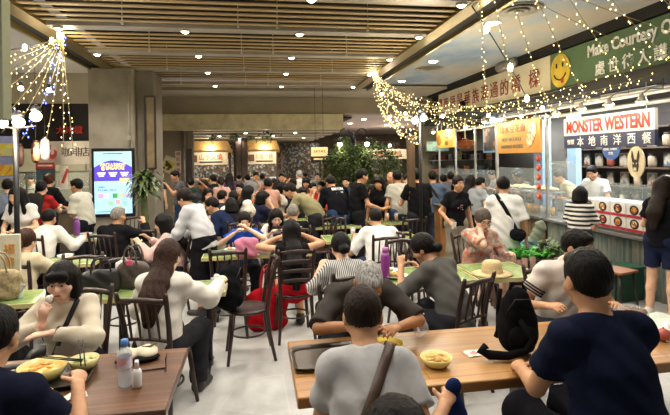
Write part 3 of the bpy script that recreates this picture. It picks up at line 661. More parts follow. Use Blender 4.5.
def chair_for(info, label, kind='spindle', back=.02):
    x, y, z = info['root'].location; a = info['root'].rotation_euler.z
    return chair(x - math.sin(a) * .03, y + math.cos(a) * .03, math.degrees(a), ' '.join(label.split()[:16]), kind)
def make_stool():
    r = empty('wooden_stool', (0, 0, 0), 0, '', 'stool')
    MB().box((0, 0, .44), (.34, .30, .03), bev=.006).build('seat', mat('#8a5a34', .4, 0, .15, 5), r)
    for sx in (-1, 1):
        for sy in (-1, 1): MB().tube([(sx * .13, sy * .11, .43), (sx * .16, sy * .14, 0)], [.016, .013], 8).build('leg', mat('#2a211b', .4, .2), r)
    return r
# ---------------------------------------------------------------- right-hand stalls
def mix_hex(c, k): return '#%02x%02x%02x' % tuple(min(255, int(int(c[i:i + 2], 16) * k)) for i in (1, 3, 5))
FX = 4.9
CREAM = mat('#ddd2b4', .7, 0, .06, 2); GREEN = mat('#567050', .7, 0, .08, 2)
r = empty('sign_band', (FX, 10, 2.9), 0, 'long cream sign band with dark red Chinese characters below the ceiling', 'sign')
MB().box((.04, 0, .32), (.06, 5.05, .62)).build('board', CREAM, r); RED = mat('#8e2a26', .6)
for i, ch in enumerate('華語是華族溝通的橋樑'):
    lettering(ch, .36, RED, r, wallT(.005, 2.0 - .43 * i if i < 9 else -2.06, .32, '-x'), 'character')
MB().box((.006, 2.36, .30), (.01, .2, .4)).build('red_stamp', mat('#a8483a', .6), r); lettering('喜', .17, CREAM, r, wallT(-.003, 2.36, .30, '-x'), 'character')
r = empty('sign_band', (FX, 5.65, 2.9), 0, 'green courtesy sign band with yellow smiling face and white lettering', 'sign')
MB().box((.04, 0, .32), (.06, 3.6, .62)).build('board', GREEN, r); WHT = mat('#efefe4', .6)
lettering('Make Courtesy Our', .26, WHT, r, wallT(.003, .03, .45, '-x'), bold=.007, width=1.68, height=.23)
for i, ch in enumerate('處世待人講'): lettering(ch, .21, WHT, r, wallT(.003, .62 - .265 * i, .19, '-x'), 'character', bold=.003)
T = wallT(.003, 1.53, .32, '-x'); fc = MB(); fc.prism([(.25 * math.cos(q), .27 * math.sin(q)) for q in [2 * PI * k / 32 for k in range(32)]], 0, .012, T); sm_ = fc.build('smiling_face', mat('#d3b53a', .5), r)
e = MB(); TT = T @ Matrix.Translation((0, 0, .014))
for s in (-1, 1): e.tube([(s * .08, .05, 0), (s * .08, .12, 0)], .017, 6, TT)
e.build('eyes', mat('#23200f', .5), sm_)
MB().tube([(.17 * math.sin(q), -.17 * math.cos(q) + .02, 0) for q in [-1.1 + .22 * k for k in range(11)]], .013, 6, TT).build('mouth', mat('#23200f', .5), sm_)
MB().prism([(.02, -.15), (.10, -.14), (.09, -.20), (.05, -.215)], 0, .01, TT).build('tongue', mat('#a8332a', .5), sm_)
# dark truss zone over and under the band
struct('ceiling_trim', MB().box((FX + .25, 8.6, 3.66), (.4, 9.8, .18)), DARK)
struct('trim_band_backing', MB().box((FX + .35, 8.6, 3.25), (.3, 9.8, .9)), DARK)
struct('ceiling_beam', MB().box((FX + .1, 8.6, 2.83), (.3, 9.8, .14)), mat('#24221f', .6))
# duct behind the band
tag(MB().tube([(FX + .02, 8.55, 3.64), (FX + .02, 9.2, 3.64)], .10, 14).build('air_duct', mat('#a7a199', .35, .7)), 'short silver air duct above the cream sign band', 'duct')
# steel pipes and rails under the band
PIPE = mat('#d6d2c8', .35, .25)
for k, (y0, y1, dx, z) in enumerate(((4.4, 9.4, .05, 2.62), (4.4, 9.4, .25, 2.70), (4.4, 12.4, .45, 2.56), (4.4, 12.4, .1, 2.50))):
    tag(MB().tube([(FX + dx, y0, z), (FX + dx, y1, z)], .025, 8).build('steel_pipe', PIPE), 'horizontal steel pipe running above the stall signs', 'pipe', 'steel pipes above the stall signs')
for y in (5.0, 7.66, 9.42): 
    struct('trim_stall_post', MB().box((FX + .05, y, 1.65), (.05, .05, 1.8)), mat('#a9a69c', .35, .6))
struct('trim_stall_post', MB().box((FX - .02, 4.93, 1.9), (.06, .09, 2.0)), mat('#1c1c1e', .4, .3))
# MONSTER WESTERN sign
r = empty('stall_sign', (FX, 6.22, 1.95), 0, 'wide white and navy stall sign with big red letters and white characters', 'sign')
MB().box((.03, 0, .335), (.05, 1.80, .27)).build('upper_board', mat('#d9d5cd', .5, 0, .04), r)
MB().box((.03, 0, .10), (.05, 1.80, .20)).build('lower_board', mat('#2d3352', .5, 0, .05), r)
lettering('MONSTER WESTERN', .23, mat('#b81d12', .5), r, wallT(.004, 0, .335, '-x'), bold=.009, width=1.66, height=.20)
for i, ch in enumerate('本地南洋西餐'): lettering(ch, .16, WHT, r, wallT(.004, .50 - .255 * i, .10, '-x'), 'character')
lettering('怪獸', .085, WHT, r, wallT(.004, .73, .10, '-x'), 'character')
r = empty('hanging_tag', (FX, 6.1, 1.86), 0, 'small blue half round hanging tag under the western sign', 'sign')
MB().prism([(.17 * math.cos(q), .15 * math.sin(q)) for q in [PI + PI * k / 12 for k in range(13)]] + [(.17, .05), (-.17, .05)], 0, .012, wallT(.03, 0, .06, '-x')).build('plate', mat('#3f5f9a', .5), r)
MB().tube([(.03, 0, .05), (.04, 0, .14)], .006, 6).build('hook', PIPE, r); lettering('CHILL DRINK', .045, WHT, r, wallT(.015, 0, .06, '-x')); lettering('冷饮', .05, WHT, r, wallT(.015, 0, .0, '-x'), 'character')
# oval emblem with horned animal head
r = empty('oval_sign', (FX, 5.60, 1.74), 0, 'cream oval hanging sign with a dark animal head emblem', 'sign')
T = wallT(-.01, 0, 0, '-x'); MB().prism([(.145 * math.cos(q), .205 * math.sin(q)) for q in [2 * PI * k / 36 for k in range(36)]], 0, .015, T).build('plate', mat('#d8c8a4', .5), r)
e = MB(); TT = T @ Matrix.Translation((0, -.01, .018)); e.prism([(-.045, .02), (-.02, .045), (.02, .045), (.045, .02), (.052, -.03), (.035, -.11), (-.035, -.11), (-.052, -.03)], 0, .006, TT)
for s in (-1, 1): e.prism([(s * .018, .03), (s * .05, .01), (s * .068, .09), (s * .055, .16), (s * .036, .11)][::s], 0, .006, TT)
em = e.build('emblem', mat('#3a312b', .6), r)
e = MB(); T3 = T @ Matrix.Translation((0, -.01, .026)); e.prism([(-.02, -.06), (.02, -.06), (.026, -.102), (-.026, -.102)], 0, .004, T3)
for s in (-1, 1): e.prism([(s * .014, -.005), (s * .036, .005), (s * .034, -.02)][::s], 0, .004, T3)
e.build('muzzle_marks', mat('#d8c8a4', .5), em)
for q_, (y_, z_) in enumerate(((.75, .47), (-.75, .47))): MB().tube([(.03, y_, z_), (.03, y_, .86)], .007, 6).build('hanger', PIPE, [o_ for o_ in COL.objects if o_.get('label', '').startswith('wide white and navy')][0])
MB().tube([(.01, 0, .19), (.03, 0, .24)], .006, 6).build('hook', PIPE, r)
# yellow noodle sign
r = empty('stall_sign', (FX, 8.55, 1.90), 0, 'yellow stall sign with red characters and shell picture', 'sign')
MB().box((.03, 0, .31), (.05, 1.52, .62)).build('board', noisy([(.3, '#bd8236'), (.7, '#d09a4a')], 2, .5), r)
for i, ch in enumerate('山水豆花面'): lettering(ch, .17, mat('#8e1f12', .5), r, wallT(.004, .55 - .19 * i, .47, '-x'), 'character')
[MB().tube([(.03, y_, .6), (.03, y_, .90)], .007, 6).build('hanger', PIPE, r) for y_ in (-.6, .6)]
lettering('BEEF NOODLE', .10, mat('#3f6660', .5), r, wallT(.004, .2, .27, '-x'), width=.72); lettering('HANDMADE NOODLES', .10, mat('#3f6660', .5), r, wallT(.004, .2, .13, '-x'), width=.8)
T = wallT(.003, -.50, .33, '-x') @ Matrix.Rotation(-.5, 4, 'Z')
MB().prism([(.12 * math.cos(q), .25 * math.sin(q)) for q in [2 * PI * k / 24 for k in range(24)]], 0, .008, T).build('shell_picture', patches(['#d7b48c', '#b57a5c', '#e3cfae'], 26, .5), r)
# blue picture board and amber board, copper pot
r = empty('menu_board', (FX + .25, 9.9, 1.95), 0, 'blue menu board with two dark food photographs', 'sign')
MB().box((0, 0, .31), (.04, 1.0, .66)).build('panel', mat('#5c97b8', .5), r)
[MB().tube([(0, y_, .6), (0, y_, .96)], .007, 6).build('hanger', PIPE, r) for y_ in (-.4, .4)]
for k in range(2): MB().box((-.024, .30 - .30 * k, .30), (.01, .28, .56)).build('photograph', patches(['#241d1a', '#4a342a', '#87705e', '#2a3440'], 9, .5), r)
r = empty('stall_sign', (FX - .05, 12.0, 2.08), 0, 'small amber stall sign beside the lamp post', 'sign')
MB().box((.03, 0, .24), (.05, 1.15, .46)).build('board', noisy([(.3, '#c79a35'), (.7, '#e0b94f')], 2, .5), r)
MB().prism([(.14 * math.cos(q), .14 * math.sin(q)) for q in [2 * PI * k / 24 for k in range(24)]], 0, .01, wallT(.003, .38, .22, '-x')).build('roundel', mat('#8a5a22', .5), r)
[MB().tube([(.08, y_, .4), (.08, y_, .72)], .007, 6).build('hanger', PIPE, r) for y_ in (-.4, .4)]
lettering('粿条', .16, mat('#6e5020', .5), r, wallT(.004, -.1, .32, '-x'), 'character'); lettering('老街', .12, mat('#6e5020', .5), r, wallT(.004, -.1, .12, '-x'), 'character')
r = empty('copper_pot', (FX, 10.85, 2.02), 0, 'hanging copper cooking pot between amber sign and blue board', 'pot')
MB().lathe([(.02, 0), (.17, .02), (.2, .12), (.19, .2), (.2, .21)], 18).build('bowl', mat('#8a4e2a', .35, .7), r)
MB().tube([(0, 0, .25), (0, 0, .78)], .014, 6).build('hanger', mat('#d8cfae', .4), r); MB().tube([(0, -.17, .2), (0, -.1, .25), (0, 0, .27), (0, .1, .25), (0, .17, .2)], .012, 6).build('handle', mat('#5b3a22', .4, .5), r)
# counters
COR = bpy.data.materials.new('painted_corrugated_sheet'); t, N, L, b = nt(COR); b.inputs['Roughness'].default_value = .5
n = noise_to(t, 3.5, 6, (1, 5, .5)); r_ = ramp(t, n.outputs[0], [(.3, '#3e4b46'), (.5, '#65736b'), (.62, '#8a7f6c'), (.75, '#4a5a58')]); L.new(r_.outputs[0], b.inputs['Base Color'])
def corrugated(y0, y1, x, z0, z1):
    mb = MB(); n = int((y1 - y0) / .02)
    f = lambda u, v: (x + .014 * math.sin(u * (y1 - y0) / .09 * 2 * PI), y0 + (y1 - y0) * u, z0 + (z1 - z0) * v)
    g = lambda u, v: (x + .05, y1 - (y1 - y0) * u, z0 + (z1 - z0) * v)
    mb.grid(f, n, 1); mb.grid(g, 2, 1); return mb
STEEL = mat('#a9adab', .28, .85, .05)
def counter(y0, y1, label, front, menu=False):
    r = empty('food_counter', (0, (y0 + y1) / 2, 0), 0, label, 'counter'); h = (y1 - y0) / 2
    MB().box((FX + .38, 0, .37), (.62, 2 * h, .74)).build('body', mat('#4c4a44', .5), r)
    corrugated(-h, h, FX + .02, 0, .70).build('corrugated_front', front, r)
    MB().box((FX + .33, 0, .76), (.86, 2 * h, .04), bev=.006).build('ledge', STEEL, r)
    return r
c1 = counter(4.2, 7.6, 'food counter clad in grey green corrugated sheet under the western stall sign', COR)
c2 = counter(7.7, 9.4, 'food counter under the yellow noodle sign with glass display', noisy([(.3, '#5a4a36'), (.6, '#766249'), (.8, '#8a775a')], 3, .6, stretch=(1, 6, .5)))
c3 = counter(9.5, 12.9, 'long far counter behind the woman in black heart T-shirt', noisy([(.3, '#6a6458'), (.7, '#8d8574')], 3, .6))
# display box with menu pictures
r = empty('menu_display', (FX, 5.55, .79), 0, 'white menu panel with two rows of food pictures on the western counter', 'menu')
MB().box((.22, 0, .20), (.36, 2.36, .40)).build('cabinet', mat('#c9ccca', .4), r)
for k in range(8):
    y = 1.03 - .295 * k
    for j in range(2):
        z = .295 - .185 * j; c = MB(); c.box((.03, y, z), (.012, .28, .175)); cd = c.build('menu_card', mat('#d4d2cc', .5, 0, .02), r)
        MB().box((.022, y, z - .07), (.006, .28, .036)).build('price_strip', mat('#a8283a', .5), cd)
        T = wallT(.0235, y, z + .015, '-x'); MB().prism([(.078 * math.cos(q), .066 * math.sin(q)) for q in [2 * PI * i / 18 for i in range(18)]], 0, .004, T).build('plate_picture', mat('#2c2523', .5), cd)
        MB().prism([(.05 * math.cos(q), .043 * math.sin(q)) for q in [2 * PI * i / 14 for i in range(14)]], 0, .008, T).build('food_picture', patches([('#b5652c', '#c98a3a', '#7a3d1e'), ('#c9a04a', '#8a4a2a', '#d8c9a0'), ('#a84a32', '#d0a060', '#5a3020')][(k + j) % 3], 40, .5), cd)
# glass sneeze guards
for (y0, y1, z0, z1, lb) in ((4.95, 6.72, 1.20, 1.45, 'clear glass guard above the food picture menu'), (6.76, 7.62, .78, 1.75, 'tall clear glass screen beside the stall post'), (7.72, 9.38, .78, 1.62, 'clear glass case front of the noodle counter'), (9.5, 12.6, .78, 1.55, 'long clear glass front of the far counter')):
    tag(MB().box((FX + .04, (y0 + y1) / 2, (z0 + z1) / 2), (.008, y1 - y0, z1 - z0)).build('glass_screen', glass('#dfeef0', .13)), lb, 'glass screen')
# shelf of food in the noodle case
r = empty('food_shelf', (FX + .3, 8.55, 1.18), 0, 'shelf of pale yellow noodles in the noodle stall case', 'shelf')
MB().box((0, 0, 0), (.42, 1.6, .025)).build('board', STEEL, r)
pn = MB(); rr = random.Random(3)
for k in range(60): pn.ball((rr.uniform(-.16, .16), rr.uniform(-.72, .72), .045 + rr.uniform(0, .03)), (.05, .06, .03), 8)
tag(pn.build('noodle_heap', noisy([(.3, '#c9a95c'), (.7, '#ead9a0')], 30, .6)), kind='stuff').parent = r
for k in range(4): MB().box((0, -.75 + .5 * k, -.2), (.03, .03, .4)).build('support', STEEL, r)
def tubs(n, x, y0, dy, z, cols, name, cat, lab, grp, rad=.07, hh=.14):
    for k in range(n):
        r = empty(name, (x, y0 + dy * k, z), 0, lab[k] if isinstance(lab, list) else lab, cat, grp)
        MB().lathe([(rad * .8, 0), (rad, hh), (rad * .97, hh), (rad * .8, .02)], 14).build('tub', mat(cols[k % len(cols)], .4), r)
        MB().lathe([(rad * .9, hh - .01), (rad * .9, hh - .006)], 14).build('filling', patches(['#c9a35c', '#8a5a2a', '#b57a3a'], 30), r)
tubs(6, FX + .3, 7.95, .22, .78, ['#d9a83a', '#c9c9c4', '#c98a2a'], 'sauce_tub', 'tub', 'small tub of sauce on the noodle counter', 'sauce tubs on the noodle counter')
tubs(9, FX + .3, 9.7, .3, .78, ['#b9bab4', '#d9d9d0', '#8a8a86'], 'food_tray', 'food container', 'round metal food container on the far counter', 'food containers on the far counter', .11, .12)
# steel water boiler and utensils on western counter
r = empty('steel_box', (FX + .22, 7.1, .78), 0, 'square stainless steel container behind glass near the striped top girl', 'container')
MB().box((0, 0, .16), (.3, .34, .32), bev=.01).build('body', STEEL, r); MB().box((0, 0, .325), (.32, .36, .02), bev=.004).build('lid', STEEL, r)
r = empty('till_screen', (FX + .5, 5.42, 1.19), 0, 'white till screen with blue picture on the western counter', 'screen', rot=(0, .12, 0))
MB().box((0, 0, .20), (.05, .62, .34), bev=.01).build('case', mat('#cfcfca', .4), r); MB().box((-.028, 0, .20), (.006, .52, .26)).build('display', noisy([(.35, '#5d8fc0'), (.6, '#a9c6dc'), (.75, '#d9d3c0')], 4, .3), r); MB().box((.05, 0, .02), (.2, .3, .04)).build('stand', mat('#8f8f8b', .4), r)
# blue-white column with red lanterns
struct('trim_stall_column', MB().box((5.75, 9.06, 1.45), (.2, .30, 2.4)), mat('#8fb4d6', .5, 0, .06, 2))
struct('trim_stall_column', MB().box((6.15, 8.62, 1.45), (.12, .26, 2.4)), mat('#a4c6e4', .5, 0, .06, 2))
for k in range(5):
    r = empty('red_roundel', (FX - .03, 7.80, 1.80 - .165 * k), 0, 'red oval plate in the vertical row on the stall post left of the western sign', 'decoration', 'red oval plates on the stall post')
    MB().ball((0, 0, 0), (.025, .07, .066), 12).build('disc', mat('#a83428', .4), r); MB().ball((-.02, 0, 0), (.012, .035, .033), 10).build('centre', mat('#d98a6a', .4), r)
# dark shelf wall with framed pictures and stacked goods at the back of the western stall
r = empty('wall_rack', (6.8, 8.3, 0), 0, 'dark wooden rack filled with jars and frames behind western stall', 'shelf')
MB().box((.04, 0, 1.35), (.06, 2.9, 2.4)).build('back_panel', mat('#2b221c', .7), r)
for z in (.9, 1.25, 1.6, 1.95, 2.3): MB().box((-.1, 0, z), (.26, 2.9, .025)).build('shelf_board', mat('#4a382a', .6), r)
rr = random.Random(5); cols = ['#6b5a48', '#8a7a62', '#a08a6a', '#54483c', '#b5a58a', '#7a3a2a', '#43525a']
FR = None
for j, z in enumerate((.915, 1.265, 1.615, 1.965)):
    for k in range(9):
        y = 8.3 - 1.3 + .32 * k + rr.uniform(-.03, .03); c = cols[rr.randrange(7)]
        if (k + j) % 3:
            o = empty('picture_frame', (6.68, y, z), 0, 'small framed picture on the dark rack behind the western counter', 'picture frame', 'framed pictures on the dark rack')
            MB().box((0, 0, .13), (.02, .2, .25)).build('frame', mat('#8a7a5c' if k % 2 else '#3a2e24', .5), o); MB().box((-.012, 0, .13), (.006, .16, .21)).build('print', patches([c, '#8f8676', '#5b4f44'], 14, .6), o)
        else:
            o = empty('storage_jar', (6.68, y, z), 0, 'storage jar on the dark rack behind the western counter', 'jar', 'jars on the dark rack')
            MB().lathe([(.055, 0), (.07, .05), (.07, .17), (.045, .2)], 12).build('jar_body', mat(c, .35), o); MB().lathe([(.05, .2), (.05, .23)], 12).build('lid', mat('#3a332c', .5), o)
# spot lamps of the stalls
for k, (y, z) in enumerate(((5.2, 2.42), (5.75, 2.44), (6.3, 2.44), (6.9, 2.43), (7.9, 2.5), (8.6, 2.5), (9.3, 2.5), (10.2, 2.45), (11.2, 2.45), (12.2, 2.45))):
    r = empty('stall_lamp', (FX - .28, y, z + .06), 0, 'bright clip lamp shining on the stall signs', 'lamp', 'clip lamps over the stall signs')
    MB().lathe([(.02, .09), (.035, .05), (.075, 0), (.07, -.005), (.03, .04)], 14).build('shade', mat('#c9c5ba', .3, .6), r)
    MB().ball((0, 0, .0), .045, 10).build('bulb', glow('#fff0d2', 12, False), r); MB().tube([(0, 0, .09), (.12, 0, .16), (.3, 0, .16), (.3, 0, 2.79 - z - .06)], .008, 6).build('arm', mat('#8b877c', .4, .5), r)
    lamp('stall_lamp_light', 'POINT', (0.02, 0, -.06), STALL_W * (.28 if y < 9 else .5), WARM, r, .06)
for y, w in ((5.5, 1.6), (7.0, 1.2), (8.6, 1.5), (10.6, 2.4)):
    r = empty('tube_light', (6.0, y, 2.84), 0, 'white tube light under the stall ceiling', 'light', 'tube lights inside the stalls')
    MB().box((0, 0, .02), (.12, 1.2, .04)).build('housing', mat('#d6d6d0', .4), r); MB().tube([(0, -.58, -.02), (0, .58, -.02)], .018, 8).build('tube', glow('#f2f6ff', 8, False), r)
    lamp('tube_light_glow', 'AREA', (0, 0, -.05), STALL_W * 1.6 * w, COOL, r, (.3, 1.2))
# side banner right of western sign, tall black loudspeaker-like panel at the frame edge
r = empty('stall_sign', (FX + .35, 5.02, 2.0), 0, 'small white sign with red letters right of the western sign', 'sign')
MB().box((0, 0, .17), (.03, .34, .24)).build('board', mat('#d9d2cb', .5), r); MB().box((0, 0, .0), (.03, .5, .07)).build('blue_rail', mat('#3f5f9a', .5), r)
lettering('with', .08, mat('#b8322a', .5), r, wallT(-.016, 0, .22, '-x'), width=.27); lettering('love', .08, mat('#b8322a', .5), r, wallT(-.016, 0, .12, '-x'), width=.27)
r = empty('display_screen', (FX - .1, 4.72, 1.35), 0, 'dark framed screen at the right edge beside the western sign', 'screen')
MB().box((0, 0, .55), (.07, .22, 1.1), bev=.01).build('frame', mat('#151515', .35), r); MB().box((-.036, 0, .55), (.006, .18, 1.02)).build('panel', mat('#33383c', .2), r)
# clutter of the far counter: steel hood, shelves of boxes and pots on the end wall, light boxes
r = empty('steel_hood', (6.0, 11.6, 2.0), 0, 'stainless steel cooking hood above the far counter', 'hood')
MB().prism([(-.55, 0), (.55, 0), (.3, .5), (-.3, .5)], -.9, .9, Matrix.Rotation(PI / 2, 4, 'X')).build('canopy', STEEL, r); MB().box((0, 0, .68), (.4, .5, .42)).build('duct', STEEL, r)
for k, (x, z, lb) in enumerate(((5.35, .95, 'lower'), (5.35, 1.35, 'middle'), (5.35, 1.75, 'upper'))):
    r = empty('wall_shelf', (5.9, 13.38, z), 0, lb + ' steel wall shelf at the end of the far stall', 'shelf'); MB().box((0, 0, 0), (1.9, .3, .025)).build('board', STEEL, r)
    for s in (-.8, .8): MB().box((s, .1, -.06), (.03, .1, .12)).build('bracket', STEEL, r)
rr = random.Random(21); CC = ['#8f3a2c', '#c9b98a', '#4a5a4c', '#b9b9b4', '#2f2a26', '#6f8a9a', '#c98a5a', '#d8d4c8']
for j, z in enumerate((.963, 1.363, 1.763)):
    for k in range(8):
        x = 5.08 + .235 * k; c = CC[rr.randrange(8)]
        if (k + j) % 2:
            o = empty('storage_box', (x, 13.36, z), 0, 'small storage box on the wall shelves of the far stall', 'box', 'boxes on the far stall shelves'); h_ = rr.uniform(.12, .28)
            MB().box((0, 0, h_ / 2), (.18, .2, h_), bev=.006).build('carton', mat(c, .5), o); MB().box((0, -.102, h_ * .55), (.12, .006, h_ * .4)).build('printed_panel', patches([c, '#d8d4c8', '#5a4a3c'], 20, .5), o)
        else:
            o = empty('cooking_pot', (x, 13.36, z), 0, 'cooking pot on the wall shelves of the far stall', 'pot', 'pots on the far stall shelves')
            MB().lathe([(.09, 0), (.1, .02), (.1, .15), (.105, .155)], 14).build('pot_body', mat('#9a9a98' if k % 4 else '#4a3a30', .3, .7), o); MB().lathe([(.1, .155), (.06, .18), (.015, .19), (.02, .21)], 14).build('lid', STEEL, o)
for k, (x, y, w, z, h_, c, lb) in enumerate(((5.0, 12.9, .7, 2.0, .3, '#8fae9c', 'pale green light panel at the end of the far stall'), (5.75, 13.5, .5, 2.25, .3, '#b8453a', 'red menu panel on the end wall of the far stall'), (6.4, 13.5, .5, 2.2, .36, '#c9c0a8', 'cream menu panel on the end wall of the far stall'))):
    r = empty('menu_lightbox', (x, y, z), 0, lb, 'sign'); MB().box((0, 0, h_ / 2), (w, .05, h_), bev=.006).build('case', mat('#5a5a58', .4, .4), r); MB().box((0, -.028, h_ / 2), (w * .92, .006, h_ * .86)).build('panel_face', patches([c, mix_hex(c, 1.2), mix_hex(c, .7)], 7, .5), r)
    if k == 0: MB().box((0, 0, .55), (.03, .03, .55)).build('hanger', STEEL, r)
for y, lb in ((10.4, 'nearer'), (11.5, 'middle'), (12.6, 'farther')):
    struct('trim_stall_post', MB().box((FX + .04, y, 1.65), (.04, .04, 1.8)), mat('#a9a69c', .35, .6))
# ---------------------------------------------------------------- advertising screen on the pillar
r = empty('advert_screen', (-2.59, 9.44, .88), 0, 'tall lit advertising screen with blue and purple poster on the concrete pillar', 'screen')
MB().box((0, .03, .60), (.74, .07, 1.26), bev=.01).build('frame', mat('#121212', .35), r)
sp = MB().box((0, -.009, .60), (.65, .006, 1.14)).build('display', glow('#a5d5ec', .95, False), r)
pu = [(-.325, .05), (.325, .05)] + [(.325 - .65 * k / 12, .30 + .13 * math.sin(PI * k / 12)) for k in range(13)]
PUR = glow('#5a45c8', .8, False); MB().prism(pu, 0, .003, wallT(0, -.013, .58, '-y')).build('purple_panel', PUR, r)
YL = glow('#f2dc8c', 1.0, False); WT = glow('#ffffff', 1.0, False); NB = glow('#3a3a7a', .5, False)
lettering("THAT'S A SUNDAY", .08, YL, r, wallT(0, -.018, .93, '-y'), width=.46, bold=.003); lettering('@ SINGAPORE', .08, YL, r, wallT(0, -.018, .86, '-y'), width=.40, bold=.003)
for k in range(3):
    for j in range(3): MB().box((-.2 + .2 * k, -.018, .78 - .03 * j), (.15 - .03 * j, .004, .016)).build('caption_line', WT, r)
MB().box((.2, -.019, .64), (.17, .004, .08)).build('ticket', YL, r)
lettering('START', .045, NB, r, wallT(-.20, -.014, .52, '-y'), width=.13); lettering('24 DEC 2023', .045, NB, r, wallT(-.11, -.014, .465, '-y'), width=.32)
MB().box((0, -.014, 1.13), (.34, .004, .014)).build('caption_line', NB, r); MB().box((-.12, -.014, .07), (.34, .004, .01)).build('caption_line', NB, r)
for k, (x, z, c) in enumerate(((-.22, .36, '#c9a0c0'), (-.12, .36, '#d8c8d8'), (.03, .36, '#4f9a55'), (.15, .37, '#b9c6a0'), (.25, .36, '#c6b0d0'), (-.05, .22, '#9fc4a4'), (.08, .24, '#d0a8a8'), (.2, .22, '#9ac0c4'), (.12, .14, '#b8c8a8'))):
    MB().box((x, -.014, z), (.085, .004, .085)).build('coupon_picture', glow(c, .8, False), r)
lamp('screen_glow', 'AREA', (0, -.06, .6), 9, (.75, .85, 1), r, (.6, 1.1), rot=(-PI / 2, 0, 0))
# tall framed mirror on the pillar, poster and vertical banner on the back wall
r = empty('tall_picture_frame', (-1.97, 9.66, 1.72), 0, 'tall narrow dark wooden picture frame on the pillar right of the screen', 'picture frame')
f = MB()
for x in (-.09, .09): f.box((x, 0, .68), (.035, .05, 1.38))
for z in (.0, 1.37): f.box((0, 0, z), (.18, .05, .035))
f.build('frame', mat('#33281f', .4), r); MB().box((0, .01, .68), (.15, .02, 1.34)).build('picture', noisy([(.3, '#5b4c3c'), (.5, '#94805f'), (.7, '#bba47c')], 4, .4, stretch=(1, 1, .6)), r)
r = empty('wall_poster', (-2.50, 14.24, 1.55), 0, 'yellow and cream poster tilted on the taupe back wall', 'poster', rot=(0, math.radians(22), 0))
MB().box((0, 0, .22), (.36, .012, .46)).build('sheet', mat('#cfc6a4', .6), r); MB().box((0, -.008, .2), (.26, .006, .26)).build('yellow_print', patches(['#cdb240', '#3a3a2a', '#d8c04a', '#c9a838'], 12, .6), r)
r = empty('vertical_banner', (-2.17, 14.23, 1.53), 0, 'narrow pale vertical banner with red characters beside the metal pole', 'banner')
MB().box((0, 0, .3), (.16, .012, .62)).build('cloth', mat('#cfc0a8', .7), r)
for k in range(4): lettering('傳統美食'[k], .11, RED, r, wallT(0, -.008, .53 - .15 * k, '-y'), 'character')
struct('trim_pipe', MB().tube([(-1.98, 14.18, 0), (-1.98, 14.18, 2.8)], .05, 12), mat('#a9a59b', .35, .6))
struct('pillar_post', MB().box((-1.84, 14.18, 1.1), (.14, .2, 2.2)), mat('#3a2f2a', .5))
for x, z0 in ((-.65, .0), (-.42, .0)): struct('pillar_post', MB().box((x, 18.6, 1.4), (.2, .2, 2.8)), mat('#3d2c20', .5))
# ---------------------------------------------------------------- left stall behind the standing customers
r = empty('stall_sign', (-3.72, 10.22, 1.82), 0, 'white illuminated sign with red scrollwork and dark characters over the left stall', 'sign')
MB().box((0, .04, .23), (.95, .07, .46)).build('board', noisy([(.3, '#b5ab98'), (.7, '#d8d0bf')], 2, .5), r)
[MB().box((x_, .04, -.06), (.03, .03, .14)).build('bracket', STEEL, r) for x_ in (-.4, .4)]
for i, ch in enumerate('咖啡店'): lettering(ch, .2, mat('#4a3a30', .6), r, wallT(.06 + .17 * i, -.002, .25, '-y'), 'character')
MB().prism([(.11 * math.cos(q), .15 * math.sin(q)) for q in [2 * PI * k / 20 for k in range(20)]], 0, .01, wallT(-.22, 0, .24, '-y')).build('red_scroll', patches(['#b8423a', '#d8c8b8', '#c4554a'], 14, .5), r)
r = empty('hanging_banner', (-4.62, 9.9, 1.62), 0, 'lilac and yellow hanging banner beside the left lamp post', 'banner')
MB().box((0, 0, .36), (.40, .03, .78)).build('cloth', mat('#8a8fb8', .6), r); MB().box((0, -.02, .12), (.34, .01, .2)).build('yellow_patch', patches(['#d8b23a', '#c98a2a', '#e0c860'], 9), r); MB().box((.05, -.02, .5), (.22, .01, .24)).build('yellow_patch', patches(['#d8c23a', '#b9c08a', '#e0c860'], 9), r)
r = empty('food_counter', (-4.3, 10.6, 0), 0, 'left stall counter with glass case behind the red and black shirts', 'counter')
MB().box((0, 0, .45), (2.5, .7, .9)).build('body', mat('#6b5c4a', .5), r); MB().box((0, 0, .92), (2.6, .8, .04), bev=.006).build('ledge', STEEL, r)
for x in (-1.2, -.1, 1.05): MB().box((x, -.34, 1.3), (.03, .03, .74)).build('case_post', STEEL, r)
MB().box((0, -.34, 1.68), (2.4, .03, .03)).build('case_rail', STEEL, r); MB().box((0, -.345, 1.3), (2.38, .008, .72)).build('glass_pane', glass('#dfeee8', .15), r); MB().box((0, -.1, 1.35), (2.35, .45, .02)).build('case_shelf', STEEL, r)
struct('wall_stall_back', MB().box((-4.6, 12.2, 1.7), (3.4, .1, 3.4)), mat('#6b6a58', .7, 0, .1, 2))
r = empty('notice_board', (-4.05, 10.24, 1.35), 0, 'dark notice board with red and white header inside the left stall', 'sign')
MB().box((0, 0, .25), (.34, .02, .55)).build('board', mat('#3f5560', .5), r); MB().box((0, -.014, .46), (.34, .01, .12)).build('red_header', mat('#c03a2e', .5), r); MB().box((0, -.02, .46), (.26, .006, .03)).build('white_strip', WHT, r)
r = empty('vertical_banner', (-3.72, 10.245, 1.35), 0, 'narrow white banner with red brush strokes in front of the left stall', 'banner')
MB().box((0, 0, .22), (.15, .01, .46)).build('cloth', mat('#d5cdbf', .7), r); MB().box((.02, -.008, .25), (.05, .006, .3), ry=.35).build('red_stroke', mat('#b5392f', .6), r)
